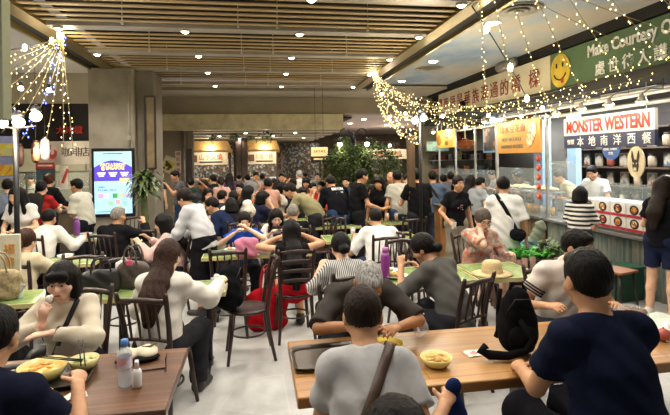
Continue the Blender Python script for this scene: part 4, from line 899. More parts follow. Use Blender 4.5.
for k, (x, z, c) in enumerate(((-3.86, 2.12, '#e8d8c8'), (-4.02, 2.06, '#a8845c'), (-4.3, 2.0, '#54352a'))):
    r = empty('paper_lantern', (x, 9.75, z), 0, ['glowing white lantern with red flower pattern', 'tan striped paper lantern left of the white lantern', 'dark brown lantern beside the left lamp post'][k], 'lantern')
    MB().lathe([(.03, -.2), (.065, -.16), (.08, 0), (.065, .16), (.03, .2)], 16).build('body', glow(c, .6, False) if k == 0 else patches([c, '#3c2a20', c], 12, .6), r)
    MB().lathe([(.045, .2), (.045, .23)], 12).build('cap', mat('#2a201a', .5), r); MB().tube([(0, 0, .23), (0, 0, 3.67 - z)], .004, 5).build('cord', mat('#2a201a', .6), r)
    if k == 0: lamp('lantern_light', 'POINT', (0, -.2, 0), 22, WARM, r, .08)
    if k == 0: MB().box((0, -.082, -.02), (.07, .012, .2)).build('red_flower', patches(['#b8423a', '#e8d8c8', '#c4554a'], 22), r)
tag(lettering('大排檔', .17, glow('#a8281e', .25, False), None, wallT(-3.70, 10.5, 2.52, '-y'), 'neon_letters', .02), 'red glowing characters on dark panel above the left stall', 'sign')
struct('trim_stall_fascia', MB().box((-4.4, 10.56, 2.6), (2.9, .06, .9)), mat('#1c1815', .7))
lamp('left_stall_glow', 'AREA', (-4.3, 11.0, 2.9), 140, WARM, None, (2.2, .8))
# foreground hanging sign box at the left edge, and cream menu board with straw bag
r = empty('hanging_sign', (-1.735, 3.6, 2.2), 0, 'grey green hanging sign box at the upper left edge', 'sign')
MB().box((0, 0, .6), (.16, .12, 1.3), bev=.006).build('box', mat('#75785f', .5, 0, .05), r)
for k in range(4): MB().box((-.02, -.063, .28 + .13 * k), (.05, .006, .07)).build('dark_mark', mat('#3c3a30', .6), r)
# ---------------------------------------------------------------- stalls at the far end
THATCH = noisy([(.3, '#8a6a3a'), (.6, '#b5935a'), (.8, '#cdb07a')], 8, .8, stretch=(6, 6, .6), bmp=.4)
def far_stall(x0, x1, y, label, txt, sub, z0=1.70, z1=2.17, roof=True):
    w = x1 - x0; r = empty('food_stall', ((x0 + x1) / 2, y, 0), 0, label, 'food stall')
    MB().box((0, .4, .5), (w * 1.15, .7, 1.0)).build('counter', mat('#7a6248', .6, 0, .1, 3), r)
    MB().box((0, 1.6, 1.3), (w * 1.2, .08, 2.6)).build('back_panel', patches(['#4a463e', '#3b3028', '#8f8778', '#2f352f', '#6a5638', '#7f8f94', '#5a3a2a'], 14, .7), r)
    for s in (-1, 1): MB().box((s * w * .55, 0, 1.15), (.09, .09, 2.3)).build('post', mat('#4a3322', .6), r)
    if roof:
        MB().prism([(-w * .62, 0), (w * .62, 0), (w * .50, .36), (-w * .50, .36)], -.05, .5, Matrix.Translation((0, .1, 2.10)) @ Matrix.Rotation(PI / 2 - .3, 4, 'X')).build('thatch_roof', THATCH, r)
    if not txt: return r
    b_ = MB().box((0, -.16, (z0 + z1) / 2), (w, .05, z1 - z0)).build('sign_board', mat('#e2d2b6', .5, 0, .03), r)
    lettering(txt, .25, mat('#b5482e', .5), b_, wallT(.08, -.19, (z0 + z1) / 2 + .06, '-y'), 'characters', width=w * .6)
    MB().box((.08, -.19, z0 + .1), (w * .6, .006, .05)).build('dark_caption', mat('#3a322a', .5), b_)
    MB().box((-w * .38, -.19, (z0 + z1) / 2), (.22, .006, .26)).build('stamp', mat('#6b5040', .5), b_)
    MB().ball((.1, -.32, z1 + .14), .07, 10).build('sign_lamp', glow('#fff0d0', 10, False), r)
    lamp('sign_lamp_light', 'POINT', (.1, -.46, z1 + .12), 40, WARM, r, .07); lamp('stall_inside_light', 'AREA', (0, .7, 2.2), 38, NEUT, r, (w, .6))
    for k in range(4):
        MB().lathe([(.1, 1.0), (.13, 1.16), (.12, 1.17)], 12, (-w * .4 + k * w * .26, .35, 0)).build('food_pan', mat(['#b9b9b4', '#c9a86a', '#8f5a35', '#d8d8d0'][k], .4), r)
    return r
far_stall(-2.46, -1.06, 19, 'far thatched food stall with cream sign left of the hanging greenery', '山水叉燒', '')
far_stall(-.3, .77, 19, 'far thatched food stall in the centre with orange lettered sign', '印度煎餅', '')
far_stall(1.15, 2.7, 20.5, 'far stall without sign board, left of the hanging lantern sign', '', '', roof=False)
far_stall(4.4, 6.2, 19.5, 'far stall to the right of the bushy tree', '雲吞麵', '', 1.8, 2.2, False)
r = empty('hanging_sign', (1.565, 12, 1.77), 0, 'cream and dark brown hanging lantern sign left of the tree', 'sign')
MB().box((0, 0, .25), (.42, .06, .24), bev=.02).build('upper_panel', glow('#e8cf90', .55, False), r); MB().box((0, 0, .07), (.44, .06, .16), bev=.01).build('lower_panel', mat('#2a1a10', .5), r)
lettering('SATAY', .09, mat('#6a4a20', .5), r, wallT(0, -.034, .27, '-y'), width=.3); MB().box((0, -.034, .08), (.3, .006, .04)).build('caption_line', glow('#e8cf90', .5, False), r)
MB().tube([(-.1, 0, .36), (-.1, 0, 1.88)], .005, 5).tube([(.1, 0, .36), (.1, 0, 1.88)], .005, 5).build('hanger', mat('#2a221c', .5), r)
# hanging greenery under the concrete beam, cable trays
def leaves(mb, n, box, size, rr, droop=0):
    for k in range(n):
        c = Vector(box(rr)); a = rr.uniform(0, 2 * PI); t = rr.uniform(-.6, .5) - droop; l = size * rr.uniform(.7, 1.3); d = Vector((math.cos(a) * math.cos(t), math.sin(a) * math.cos(t), math.sin(t))); s = d.cross(Vector((0, 0, 1))).normalized() * l * .24; u = Vector((0, 0, .1 * l))
        n0 = len(mb.v); mb.v += [tuple(c), tuple(c + d * l * .5 + s + u), tuple(c + d * l), tuple(c + d * l * .5 - s + u)]; mb.f += [(n0, n0 + 1, n0 + 2), (n0, n0 + 2, n0 + 3)]; mb.mi += [mb.cur] * 2; mb.sm += [False] * 2
LEAF = noisy([(.3, '#2f4a22'), (.5, '#48692f'), (.7, '#6d8a44')], 5, .45)
LEAFD = noisy([(.3, '#33421f'), (.5, '#4d6430'), (.7, '#76884a')], 3, .5)
rr = random.Random(11)
for k, (x, y, s) in enumerate(((-2.0, 14.6, .16), (-.65, 15.2, .14), (-.2, 16.8, .13), (.35, 14.7, .24), (-1.4, 16.5, .12), (.4, 17.4, .14))):
    mb = MB(); leaves(mb, 90, lambda q: (q.gauss(0, s * .7), q.gauss(0, s * .5), q.gauss(-.05, s * .4)), .11, rr, .3)
    r = empty('hanging_plant', (x, y, 2.66), 0, 'small green trailing plant hanging under the far slatted ceiling', 'plant', 'hanging plants under the far ceiling'); mb.build('foliage', LEAF, r); MB().lathe([(.04, -.02), (.06, .06)], 10).tube([(0, 0, .05), (0, 0, .37)], .006, 5).build('pot', mat('#3a3228', .6), r)
def bushy(x, y, z0, z1, rad, n, label, pot=True):
    r = empty('potted_tree', (x, y, 0), 0, label, 'tree'); rr = random.Random(n); mb = MB(); cz, hz = (z0 + z1) / 2, (z1 - z0) / 2
    def pt(q):
        while 1:
            a, b_, c = q.uniform(-1, 1), q.uniform(-1, 1), q.uniform(-1, 1); rd = a * a + b_ * b_ + c * c
            if .25 < rd < 1: w_ = 1 + .22 * math.sin(5 * a + 3 * c) * math.cos(4 * b_); return (a * rad * w_, b_ * rad * .8 * w_, cz + c * hz * w_)
    leaves(mb, n, pt, .085, rr, .2); mb.build('foliage', LEAFD, r)
    tk = MB()
    for k in range(5): a = 2 * PI * k / 5; tk.tube([(0, 0, .3), (.08 * math.cos(a), .08 * math.sin(a), 1.0), (rad * .6 * math.cos(a), rad * .5 * math.sin(a), cz + .2)], [.035, .025, .01], 6)
    tk.build('trunk', mat('#4a3826', .8), r); MB().lathe([(.17, 0), (.24, .4), (.26, .42), (.22, .42), (.2, .36)], 18).build('pot', mat('#4a3a30', .6), r); return r
bushy(2.15, 11.2, 1.05, 2.32, .60, 4200, 'bushy green tree under the double street lamp')
bushy(2.95, 11.5, 1.0, 2.25, .60, 4000, 'bushy green tree left of the lamp post with globes')
# dracaena beside the screen
r = empty('potted_plant', (-1.87, 8.6, 0), 0, 'potted plant with thick green trunk and drooping leaves before the pillar', 'plant')
MB().tube([(0, 0, .3), (.01, 0, .7), (-.01, 0, 1.2), (0, 0, 1.42)], [.065, .06, .055, .04], 12).build('trunk', noisy([(.3, '#3f4a28'), (.6, '#5a6638'), (.8, '#7a7a50')], 6, .7, bmp=.3), r)
MB().lathe([(.16, 0), (.21, .34), (.23, .36), (.19, .36), (.18, .32)], 18).build('pot', mat('#54463a', .6), r)
mb = MB(); rr = random.Random(4)
for k in range(130):
    a = rr.uniform(0, 2 * PI); e = rr.uniform(-.2, 1.1); L_ = rr.uniform(.26, .40); p = Vector((rr.uniform(-.05, .05), rr.uniform(-.05, .05), rr.uniform(1.30, 1.62))); d = Vector((math.cos(a), math.sin(a), e)).normalized(); s_ = Vector((-math.sin(a), math.cos(a), 0)); w = .032
    pts = [p, p + d * L_ * .4, p + d * L_ * .75 - Vector((0, 0, .06)), p + d * L_ * .95 - Vector((0, 0, .16))]; n0 = len(mb.v)
    for i, q in enumerate(pts): ww = w * (.4, 1, .8, .05)[i]; mb.v += [tuple(q + s_ * ww), tuple(q - s_ * ww)]
    for i in range(3): mb.f.append((n0 + 2 * i, n0 + 2 * i + 1, n0 + 2 * i + 3, n0 + 2 * i + 2)); mb.mi.append(0); mb.sm.append(True)
mb.build('foliage', noisy([(.3, '#2b3a1c'), (.5, '#45562a'), (.7, '#66723f')], 4, .4), r)
# ---------------------------------------------------------------- lamps
def globe_post(x, y, zt, globes, label, wood=False):
    r = empty('lamp_post', (x, y, 0), 0, label, 'lamp post'); bl = mat('#17171a', .4, .4)
    MB().tube([(0, 0, 0), (0, 0, zt - .05)], .024, 12).lathe([(.14, 0), (.12, .06), (.05, .14), (.03, .3)], 16).lathe([(.03, zt - .1), (.04, zt - .05), (.02, zt)], 12).build('pole', bl, r)
    for gx, gz in globes:
        MB().tube([(0, 0, zt - .18), (gx * .7, 0, zt - .16), (gx, 0, gz - .1)], .012, 6).build('arm', bl, r)
        MB().ball((gx, 0, gz), .052, 14).build('globe', glow('#fff0d0', 5, False), r); MB().lathe([(.05, .05), (.035, .09), (.005, .12)], 12, (gx, 0, gz)).build('cap', bl, r)
        lamp('globe_light', 'POINT', (gx, -.12, gz), 26, WARM, r, .06)
    return r
globe_post(-2.235, 5.0, 2.36, [(-.115, 2.24), (.03, 2.24), (.18, 2.30)], 'black lamp post with glowing globes at the left, ringed with string lights')
globe_post(2.44, 7.0, 2.62, [(-.07, 2.40), (.06, 2.44)], 'black lamp post with two glowing globes right of the tree')
tag(MB().box((0, 0, 1.1), (.11, .11, 2.2), bev=.01).build('wooden_post', mat('#54402a', .5, 0, .12, 4), None, (2.44, 7.45, 0)), 'brown wooden post behind the lamp post with two globes', 'post')
r = empty('street_lamp', (2.23, 11.0, 0), 0, 'black street lamp with two swan neck arms above the tree', 'lamp'); bl = mat('#17171a', .4, .4)
MB().tube([(0, 0, 0), (0, 0, 2.42)], .03, 10).lathe([(.05, 2.2), (.06, 2.3), (.03, 2.45)], 10).build('pole', bl, r)
for s in (-1, 1):
    MB().tube([(0, 0, 2.25), (s * .08, 0, 2.42)] + [(s * (.20 + .12 * math.cos(q)), 0, 2.42 + .12 * math.sin(q)) for q in [PI - PI * k / 8 for k in range(9)]] + [(s * .32, 0, 2.34)], .013, 6).build('arm', bl, r)
    MB().lathe([(.02, .12), (.05, .06), (.085, 0)], 14, (s * .32, 0, 2.22)).build('lamp_shade', bl, r); MB().ball((s * .32, 0, 2.18), .058, 12).build('bulb', glow('#ffe9c0', 9, False), r)
    lamp('street_light', 'POINT', (s * .32, 0, 2.08), 9, WARM, r, .06)
def downlight(x, y, z, w, label, grp, col=WARM, sz=.048, spot=2.5):
    r = empty('downlight', (x, y, z), 0, label, 'light', grp); MB().lathe([(sz, 0), (sz * 1.25, -.012), (sz * 1.3, .0), (sz * 1.3, .03), (sz, .03)], 18).build('rim', mat('#c9c5bb', .3, .5), r)
    MB().lathe([(.001, -.03), (sz * .6, -.026), (sz, -.006)], 16, cap=False).build('lens', glow('#fff2da', 18, False), r)
    if w: lamp('downlight_beam', 'SPOT', (0, 0, -.04), w, col, r, .08, spot)
    return r
for i, y in enumerate(BAYS[0:]):
    for x in (-2.46, -.9, .62, 2.33): downlight(x, y, SLZ - .03, DOWN_W, 'round downlight on the cross beam of the slatted ceiling', 'downlights in the slatted ceiling', NEUT)
for x, y in ((3.32, 6.37), (3.45, 9.05), (3.55, 11.44), (3.3, 3.9)): downlight(x, y, 3.725, SKY_W, 'round downlight in the painted sky ceiling', 'downlights in the sky ceiling', NEUT, .09)
for x, y in ((-4.0, 4.5), (-4.0, 6.5), (-4.0, 8.5)): downlight(x, y, 3.585, SKY_W, 'round downlight in the grey ceiling over the left tables', 'downlights in the grey ceiling', NEUT, .07)
for k, (x, y) in enumerate(((3.5, 15.5), (3.4, 17.3), (3.2, 19.2), (3.0, 21.2), (5.0, 15.6), (5.0, 18.2))): downlight(x, y, 3.13, BACK_W, 'round downlight in the mauve ceiling beyond the bulkhead', 'downlights in the mauve ceiling', NEUT, .09)
for x, y in ((-1.9, 14.9), (-.3, 14.9), (1.2, 14.9), (-1.2, 16.7), (.6, 16.7), (1.8, 18.5), (-.6, 18.5)): downlight(x, y, 2.68, BACK_W * .8, 'round downlight under the far slatted ceiling', 'downlights in the far slatted ceiling', NEUT, .06)
for k, (x, y) in enumerate(((3.35, 5.75), (3.65, 9.8))):
    r = empty('ceiling_diffuser', (x, y, 3.725), 0, ['large round air diffuser in the sky ceiling behind the hanging bulb', 'round air diffuser in the sky ceiling above the light string knot'][k], 'vent')
    for j, (a, b_) in enumerate(((.30, .0), (.22, -.015), (.14, -.03), (.06, -.035))): MB().lathe([(a - .055, b_), (a, b_ - .012), (a, b_ + .0), (a - .05, b_ + .01)], 28).build('ring', mat('#a7a394', .5), r)
# ---------------------------------------------------------------- strings of small lights
MINI = glow('#ffe3a0', 4, False); MINIB = glow('#4a62ff', 14, False); GLB = glow('#fff0cc', 16, False); WIRE = mat('#8a7a4a', .5); WIREB = mat('#1a1a1c', .5)
_mini = {}
def light_string(pts, label, step=.085, m=MINI, wire=WIRE, rad=.0068, wr=.0035, grp=None, seed=0, jit=.03):
    r = empty('light_string', pts[0], 0, label, 'string lights', grp); o = Vector(pts[0]); A, B_, Cc = [Vector(p) - o for p in pts]; rr = random.Random(seed)
    f = lambda t: A * (1 - t) ** 2 + B_ * 2 * t * (1 - t) + Cc * t * t
    N_ = 28; P_ = [f(k / N_) for k in range(N_ + 1)]; MB().tube(P_, wr, 5).build('wire', wire, r)
    ln = sum((P_[k + 1] - P_[k]).length for k in range(N_)); n = min(98, int(ln / step))
    for k in range(n):
        p = f((k + .5) / n); d = Vector((rr.uniform(-1, 1), rr.uniform(-1, 1), rr.uniform(-1.4, .4))) * jit
        key = (m.name, rad)
        if key not in _mini:
            b_ = MB().ball((0, 0, 0), (rad, rad, rad * 1.5), 6).build('bulb', m, r); _mini[key] = b_.data
        else:
            b_ = bpy.data.objects.new('bulb', _mini[key]); COL.objects.link(b_); b_.parent = r
        b_.location = p + d
    return r
A_ = (-2.57, 7.1, 3.58); GL = 'light strings fanning from the left ceiling beam'
for k, e in enumerate(((-2.95, 5.65, 3.02), (-2.95, 5.75, 2.92), (-2.95, 5.8, 2.72), (-2.9, 5.85, 2.55), (-2.8, 5.95, 2.36), (-2.7, 6.0, 2.22), (-2.45, 6.2, 2.08), (-2.36, 6.5, 2.08), (-2.30, 6.65, 2.0))):
    mid = tuple((A_[i] + e[i]) / 2 - (.16 if i == 2 else 0) for i in range(3)); light_string((A_, mid, e), 'warm light string hanging from the left ceiling beam', seed=k, grp=GL)
light_string((A_, (-2.5, 6.6, 2.75), (-2.62, 6.0, 2.13)), 'blue lit light string hanging between the warm ones at the left', .05, MINIB, seed=20, jit=.045)
light_string((A_, (-2.7, 6.4, 3.2), (-3.0, 5.7, 3.05)), 'dark cable carrying bulbs from the left beam towards the upper left', .5, GLB, WIREB, .03, .007, seed=21, jit=0)
B0 = (2.43, 9.72, 3.60); GR = 'light strings swagged from the right ceiling beam'
for k, (md, e) in enumerate((((2.15, 8.6, 2.4), (2.42, 7.0, 2.16)), ((2.3, 8.5, 2.45), (2.42, 7.0, 2.25)), ((2.45, 8.4, 2.5), (2.44, 7.0, 2.38)), ((2.2, 8.3, 2.25), (2.42, 7.0, 2.1)), ((2.6, 8.8, 2.45), (2.46, 7.0, 2.5)))):
    light_string((B0, md, e), 'warm light string hanging from the right beam to the globe lamp post', .06, seed=30 + k, grp='light strings from beam to lamp post', jit=.05)
for k, (md, e) in enumerate((((2.9, 7.9, 2.0), (4.6, 4.6, 3.0)), ((3.0, 8.2, 2.15), (4.62, 5.4, 2.72)), ((2.9, 7.6, 1.95), (4.62, 6.2, 2.55)), ((3.2, 8.6, 2.25), (4.65, 7.3, 2.52)), ((2.8, 8.2, 2.1), (4.7, 8.2, 2.5)), ((3.3, 8.0, 2.2), (4.62, 4.9, 2.78)), ((3.1, 9.0, 2.3), (4.75, 9.6, 2.5)))):
    light_string((B0, md, e), 'warm light string swagged from the right beam to the stall signs', .065, seed=40 + k, grp=GR, jit=.05)
for k, (s_, e_) in enumerate((((2.9, 4.7, 3.72), (4.86, 4.45, 3.02)), ((3.0, 4.2, 3.72), (4.86, 4.25, 3.22)), ((2.8, 5.0, 3.72), (4.8, 4.7, 2.80)))):
    mid = tuple((s_[i] + e_[i]) / 2 - (.12 if i == 2 else 0) for i in range(3)); light_string((s_, mid, e_), 'warm light string crossing before the green courtesy sign', .13, seed=90 + k, grp='light strings before the courtesy sign')
r = empty('spot_fixture', (4.80, 10.75, 2.92), 0, 'small dark spot fixture in front of the cream sign band', 'light'); MB().lathe([(.05, 0), (.09, .06), (.07, .2), (.03, .24)], 12).build('housing', IRON, r); MB().tube([(0, 0, .22), (.1, 0, .26)], .012, 6).build('bracket', IRON, r)
for p in ((-2.52, 7.05, 3.47), (2.38, 9.6, 3.48), (3.0, 7.7, 2.45), (3.9, 6.9, 2.5), (2.35, 8.0, 2.5)): lamp('string_light_glow', 'POINT', p, 14, (1, .82, .45), None, .12)
C0 = (2.45, 4.35, 3.55)
for k, e in enumerate(((4.66, 9.2, 2.66), (4.66, 8.0, 2.64), (4.66, 7.1, 2.56), (4.66, 6.2, 2.60), (4.66, 5.4, 2.74), (4.66, 4.8, 2.9), (4.62, 4.3, 3.05))):
    S0 = (2.48, 5.05 - .3 * k, 3.58); mid = tuple((S0[i] + e[i]) / 2 - (.14 if i == 2 else 0) for i in range(3)); light_string((S0, mid, e), 'warm light string crossing in front of the sky ceiling', .13, seed=60 + k, grp='light strings crossing the sky ceiling')
light_string(((2.48, 5.25, 3.58), (3.4, 6.0, 3.05), (4.66, 7.6, 2.6)), 'dark cable with large bulbs crossing the sky ceiling to the stalls', .9, GLB, WIREB, .04, .008, seed=70, jit=0)
light_string(((2.9, 3.3, 3.55), (3.9, 3.9, 3.15), (4.66, 4.6, 2.95)), 'dark cable with large bulbs before the green courtesy sign', .8, GLB, WIREB, .04, .008, seed=71, jit=0)
for k, p in enumerate(((2.43, 9.6, 3.57), (-2.56, 7.0, 3.56), (2.36, 8.9, 3.05), (2.6, 8.2, 2.62), (3.05, 7.6, 2.52), (3.7, 7.3, 2.50), (4.2, 6.6, 2.55), (2.3, 8.2, 2.55), (-2.5, 6.45, 2.75), (-2.75, 6.3, 2.75))):
    r = empty('globe_bulb', p, 0, 'glowing round bulb hanging among the string lights', 'bulb', 'round bulbs among the string lights'); MB().ball((0, 0, 0), .030 if k > 1 else .045, 12).build('bulb', GLB, r); MB().lathe([(.02, .03), (.018, .075), (.004, .09)], 10).build('socket', WIREB, r)
# ---------------------------------------------------------------- people
def surf(info, o, d, extra=.0):
    """point on the clothed torso reached from o along d (person's own space)"""
    t = .02; d = unit(d)
    while t < .5:
        q = np.asarray(o) + d * t; m = min(float(_dist(p, q[0], q[1], q[2])) for p in info['T'])
        if m > info['g'] + extra: break
        t += .004
    return np.asarray(o) + d * t
def strap_loop(info, name, sd, m, label, w=.036, cat='bag strap', parent=None, pend=0.):
    """flat band from shoulder sd across the chest and back to the other hip"""
    s = info['s']; top = info['shl'][sd] * .6 + info['nb'] * .4 + info['up'] * .03; bot = info['pel'] - info['rt'] * sd * .13 * s + info['up'] * .02
    c = (top + bot) / 2; ax = unit(top - bot); fw = info['fw']; hl = np.linalg.norm(top - bot) / 2; pts = []
    for k in range(36):
        a = 2 * PI * k / 36; o = c + ax * hl * .82 * math.cos(a); pts.append(surf(info, o, ax * math.cos(a) + fw * math.sin(a) * .9, .012))
    v = []; f = []; n = len(pts)
    for k in range(n):
        tg = unit(pts[(k + 1) % n] - pts[k - 1]); nm = unit(pts[k] - c); nm = unit(nm - tg * (nm @ tg)); wd = np.cross(tg, nm) * w / 2
        v += [pts[k] - wd, pts[k] + wd, pts[k] + wd + nm * .006, pts[k] - wd + nm * .006]
    for k in range(n):
        a, b_ = 4 * k, 4 * ((k + 1) % n)
        for i in range(4): f.append((a + i, a + (i + 1) % 4, b_ + (i + 1) % 4, b_ + i))
    return mesh_obj(name, [tuple(q) for q in v], f, m, parent, True), bot
def worn_bag(info, sd, m, label, size=(.24, .09, .16), w=.036, back=.5, name='shoulder_bag', hang=.0, dirv=None):
    r = empty(name, (0, 0, 0), 0, label, 'bag'); r.matrix_world = info['wm'].copy()
    _, bot = strap_loop(info, 'strap', sd, m, '', w, parent=r)
    d = unit(info['fw'] * (-back) - info['rt'] * sd * (1 - abs(back))) if dirv is None else unit(np.array(dirv, float)); p = surf(info, bot - info['up'] * hang, d, size[1] / 2 + .004)
    T = np.stack([np.cross(d, V3(0, 0, 1)), d, V3(0, 0, 1)], 1)
    blob('bag_body', [ell(p + T @ V3(x, 0, z), (size[0] * .34, size[1] * .55, size[2] * .42), T, .06) for x in (-size[0] * .2, size[0] * .2) for z in (-.025, .02)], .009, m, r)
    MB().tube([tuple(p + T @ V3(size[0] * .4 * (q / 4 - 1), size[1] * .52, .02)) for q in range(9)], .004, 5).build('zip', mat('#8f8d88', .4, .5), r); return r
def backpack_on(info, c, label):
    r = empty('backpack', (0, 0, 0), 0, label, 'bag'); r.matrix_world = info['wm'].copy(); m = cloth(c)
    B = np.stack([info['rt'], info['fw'], info['up']], 1); p = surf(info, info['w2'] - info['up'] * .04, -info['fw'], .07)
    P = [ell(p + B @ V3(x, 0, z), (.10, .075, .14), B, .05) for x in (-.05, .05) for z in (-.08, .09)]
    blob('bag_body', P, .012, m, r); blob('front_pocket', [ell(p + B @ V3(x, -.06, -.09), (.075, .04, .085), B, .04) for x in (-.045, .045)], .012, m, r)
    for sd in (-1, 1):
        top = info['shl'][sd] * .55 + info['nb'] * .45; pts = [p + B @ V3(sd * .09, .05, .17), top + info['up'] * .075, surf(info, info['w2'] + info['rt'] * sd * .11, info['fw'], .014), surf(info, info['w1'] + info['rt'] * sd * .10, info['fw'] * .2 + info['rt'] * sd, .014), p + B @ V3(sd * .11, .05, -.15)]
        MB().tube([tuple(q) for q in pts], .018, 6).build('shoulder_strap', m, r)
    return r
DW = 'dark bentwood chair '
# ---- foreground
navy = person('broad man in navy T-shirt with thick black hair, seen from behind at the wooden table', (1.37, 1.85), 3, ztop=1.46, lean=10, curve=5, hp=10, hy=-8, s=1.08, b=1.04, sk='m', hair=('short', '#14100e'), top=('#161c30', 'short'), bot=('trousers', '#15151a'), seat=.53, L=(-.10, .50, .82), R=(.14, .50, .82), elbow=((-.5, -.4, -.9), (.5, -.4, -.9)), hem=.06)
chair_for(navy, DW + 'under the broad man in navy T-shirt')
grey = person('person in light grey T-shirt with brown cross strap, back to camera at wooden table', (.45, 2.08), -6, ztop=1.30, lean=17, curve=6, hp=30, s=1.0, b=.94, sk='m', hair=('short', '#2a1d16'), top=('#b6b5b5', 'short'), bot=('trousers', '#2b2c33'), L=(-.12, .40, .86), R=(.33, .17, .80), hem=.05, elbow=((-.35, -.4, -1), (.3, -.6, -.8)))
chair_for(grey, DW + 'under the person in light grey T-shirt')
worn_bag(grey, 1, mat('#4a3526', .5, 0, .12, 20, .2), 'brown leather cross strap bag worn over the light grey T-shirt', (.22, .08, .15), .042, .25)
clip = person('person with dark brown hair and gold hair clip at the bottom edge', (.32, 1.12), -4, ztop=1.275, lean=12, hp=14, s=.98, fem=1, hair=('wavy', '#1a1310', .3), top=('#1f1e20', 'short'), L='lap', R='lap')
cl = MB(); cl.tube([(-.05, -.108, .090), (-.01, -.118, .098), (.035, -.112, .092)], .010, 6, clip['T4']); cl.build('hair_clip', mat('#c9a24a', .3, .8), clip['root'])
chair_for(clip, DW + 'at the bottom edge under the person with gold hair clip')
old = person('elderly man with short grey hair and charcoal T-shirt bending over his bowl', (.65, 2.82), 183, ztop=1.26, lean=36, curve=9, hp=46, s=1.0, b=1.08, sk='t', hair=('crop', '#aaa7a3'), top=('#3d3936', 'half'), L=(-.12, .62, .90), R=(.12, .60, .92), elbow=((-1, -.1, -.45), (1, -.1, -.45)), detail=1)
chair_for(old, DW + 'under the elderly grey haired man')
polo = person('man with glasses in white polo with black striped sleeves beyond the navy T-shirt man', (2.31, 3.22), 172, ztop=1.31, lean=14, hp=14, hy=38, s=1.05, b=1.1, sk='m', hair=('short', '#14100e'), top=('#cfc6bd', 'short'), L=(-.2, .40, .80), R=(.26, .34, .79), glasses='#1a1a1a', detail=1, collar='#d8d0c8', bot=('trousers', '#3a3c44'))
chair_for(polo, DW + 'under the man in white polo')
for sd in (-1, 1):
    S, El, _, _ = polo['arms'][sd]; st_ = MB(); e = S + (El - S) * .62; ax_ = unit(El - S); u = unit(np.cross(ax_, V3(0, 0, 1))); w_ = np.cross(ax_, u)
    for q in (.012, .032, .052):
        st_.tube([tuple(e - ax_ * q + (u * math.cos(a) + w_ * math.sin(a)) * (.0795 * 1.02)) for a in [2 * PI * k / 20 for k in range(20)]], .0055, 5, closed=True)
    st_.build('sleeve_stripes', cloth('#1a1a1c'), polo['root'])
cream = person('woman with black fringe and cream knit sweater lifting food to her mouth', (-1.26, 3.40), 178, ztop=1.20, lean=12, curve=5, hp=10, hy=4, s=.98, b=1.05, fem=1, sk='p', hair=('fringe', '#100c0b'), top=('#c9beaa', 'long'), L=(-.02, .36, .81), R=(.06, .31, .845), elbow=((-1, .1, -.5), (.9, .1, -.6)), curl=(.3, .75), handdir=((.9, .3, 0), (-.15, .15, 1)), palm=((0, 0, -1), (-.3, -.9, .1)), detail=1, bot=('trousers', '#26262c'))
chair_for(cream, DW + 'under the cream sweater woman')
worn_bag(cream, -1, mat('#121214', .5), 'black crossbody strap bag worn over the cream sweater', (.2, .07, .13), .03, .1)
MB().tube([tuple(cream['arms'][-1][2] * .85 + cream['arms'][-1][1] * .15 + q) for q in [V3(0, .036 * math.cos(a), .036 * math.sin(a)) for a in [2 * PI * k / 14 for k in range(14)]]], .012, 6, closed=True).build('wrist_watch', mat('#141416', .3), cream['root'])
navyL = person('man in navy T-shirt at the lower left corner holding a spoon', (-1.06, 2.16), -4, ztop=1.29, lean=18, hp=22, hy=8, s=1.04, b=1.08, sk='m', hair=('short', '#100d0c'), top=('#161a2c', 'short'), L=(-.2, .45, .82), R=(.24, .44, .86), curl=(.4, .85), handdir=(None, (-.3, .9, .15)))
chair_for(navyL, DW + 'under the navy T-shirt man at the lower left')
brown = person('woman with long wavy brown hair in white blouse seen from behind', (-.67, 3.86), -18, ztop=1.26, lean=7, hp=12, s=1.0, fem=1, sk='p', hair=('wavy', '#3a261d', .30), top=('#d5cfc5', 'long'), L=(-.16, .38, .80), R=(.27, .50, .84), loose=.018, bot=('trousers', '#2a2a2e'), curl=(.4, .7), hem=.08)
chair_for(brown, DW + 'under the long-haired woman in white blouse')
char = person('woman with dark tied hair in charcoal T-shirt bent over a plate', (1.37, 3.90), 28, ztop=1.22, lean=22, curve=8, hp=30, hy=26, s=.98, fem=1, sk='m', hair=('lowbun', '#17110f'), top=('#5a5854', 'half'), L=(-.16, .44, .92), R=(.10, .44, .86), glasses='#26262a', bot=('trousers', '#2a2a30'), loose=.010, hem=.08)
chair_for(char, DW + 'under the woman in charcoal T-shirt')
floral = person('woman with glasses and floral blouse leaning her head on her hand', (2.46, 5.02), 182, ztop=1.28, lean=10, hp=20, hy=-4, s=1.0, b=1.0, fem=1, sk='p', hair=('lowbun', '#5c5148'), top=('#b98a78', 'half'), tm=patches(['#b89a88', '#b5604a', '#c9b09c', '#8f8478', '#c47a5c', '#a89a92'], 26, .8), L=(-.22, .36, .79), R=(.05, .20, 1.08), elbow=(None, (.4, .45, -1)), glasses='#3a2a22', detail=1, bot=('shorts', '#5a5f6a'), curl=(.4, .6), handdir=(None, (-.4, -.1, .9)), shoes='#3a3430')
chair_for(floral, DW + 'under the woman in floral blouse')
stripe = person('person with black hair in black and white striped shirt seen from behind', (.73, 4.24), 4, ztop=1.2, lean=16, curve=7, hp=22, s=.98, fem=1, hair=('lowbun', '#120e0d'), top=('#b9b8b4', 'half'), tm=stripes('#c9c7c1', '#4e4e50', 60), L=(-.16, .42, .84), R=(.14, .44, .86))
chair_for(stripe, DW + 'under the striped shirt person')
redbag = person('woman with long black hair and raised elbows beside the big red bag', (.36, 5.22), 4, ztop=1.2, lean=6, hp=8, s=.96, fem=1, sk='m', hair=('long', '#0f0c0b', .42), top=('#1d191a', 'none'), L=(-.12, .26, 1.0), R=(.14, .24, 1.02), elbow=((-1, .1, -.3), (1, .1, -.35)), bot=('skirt', '#a01620'))
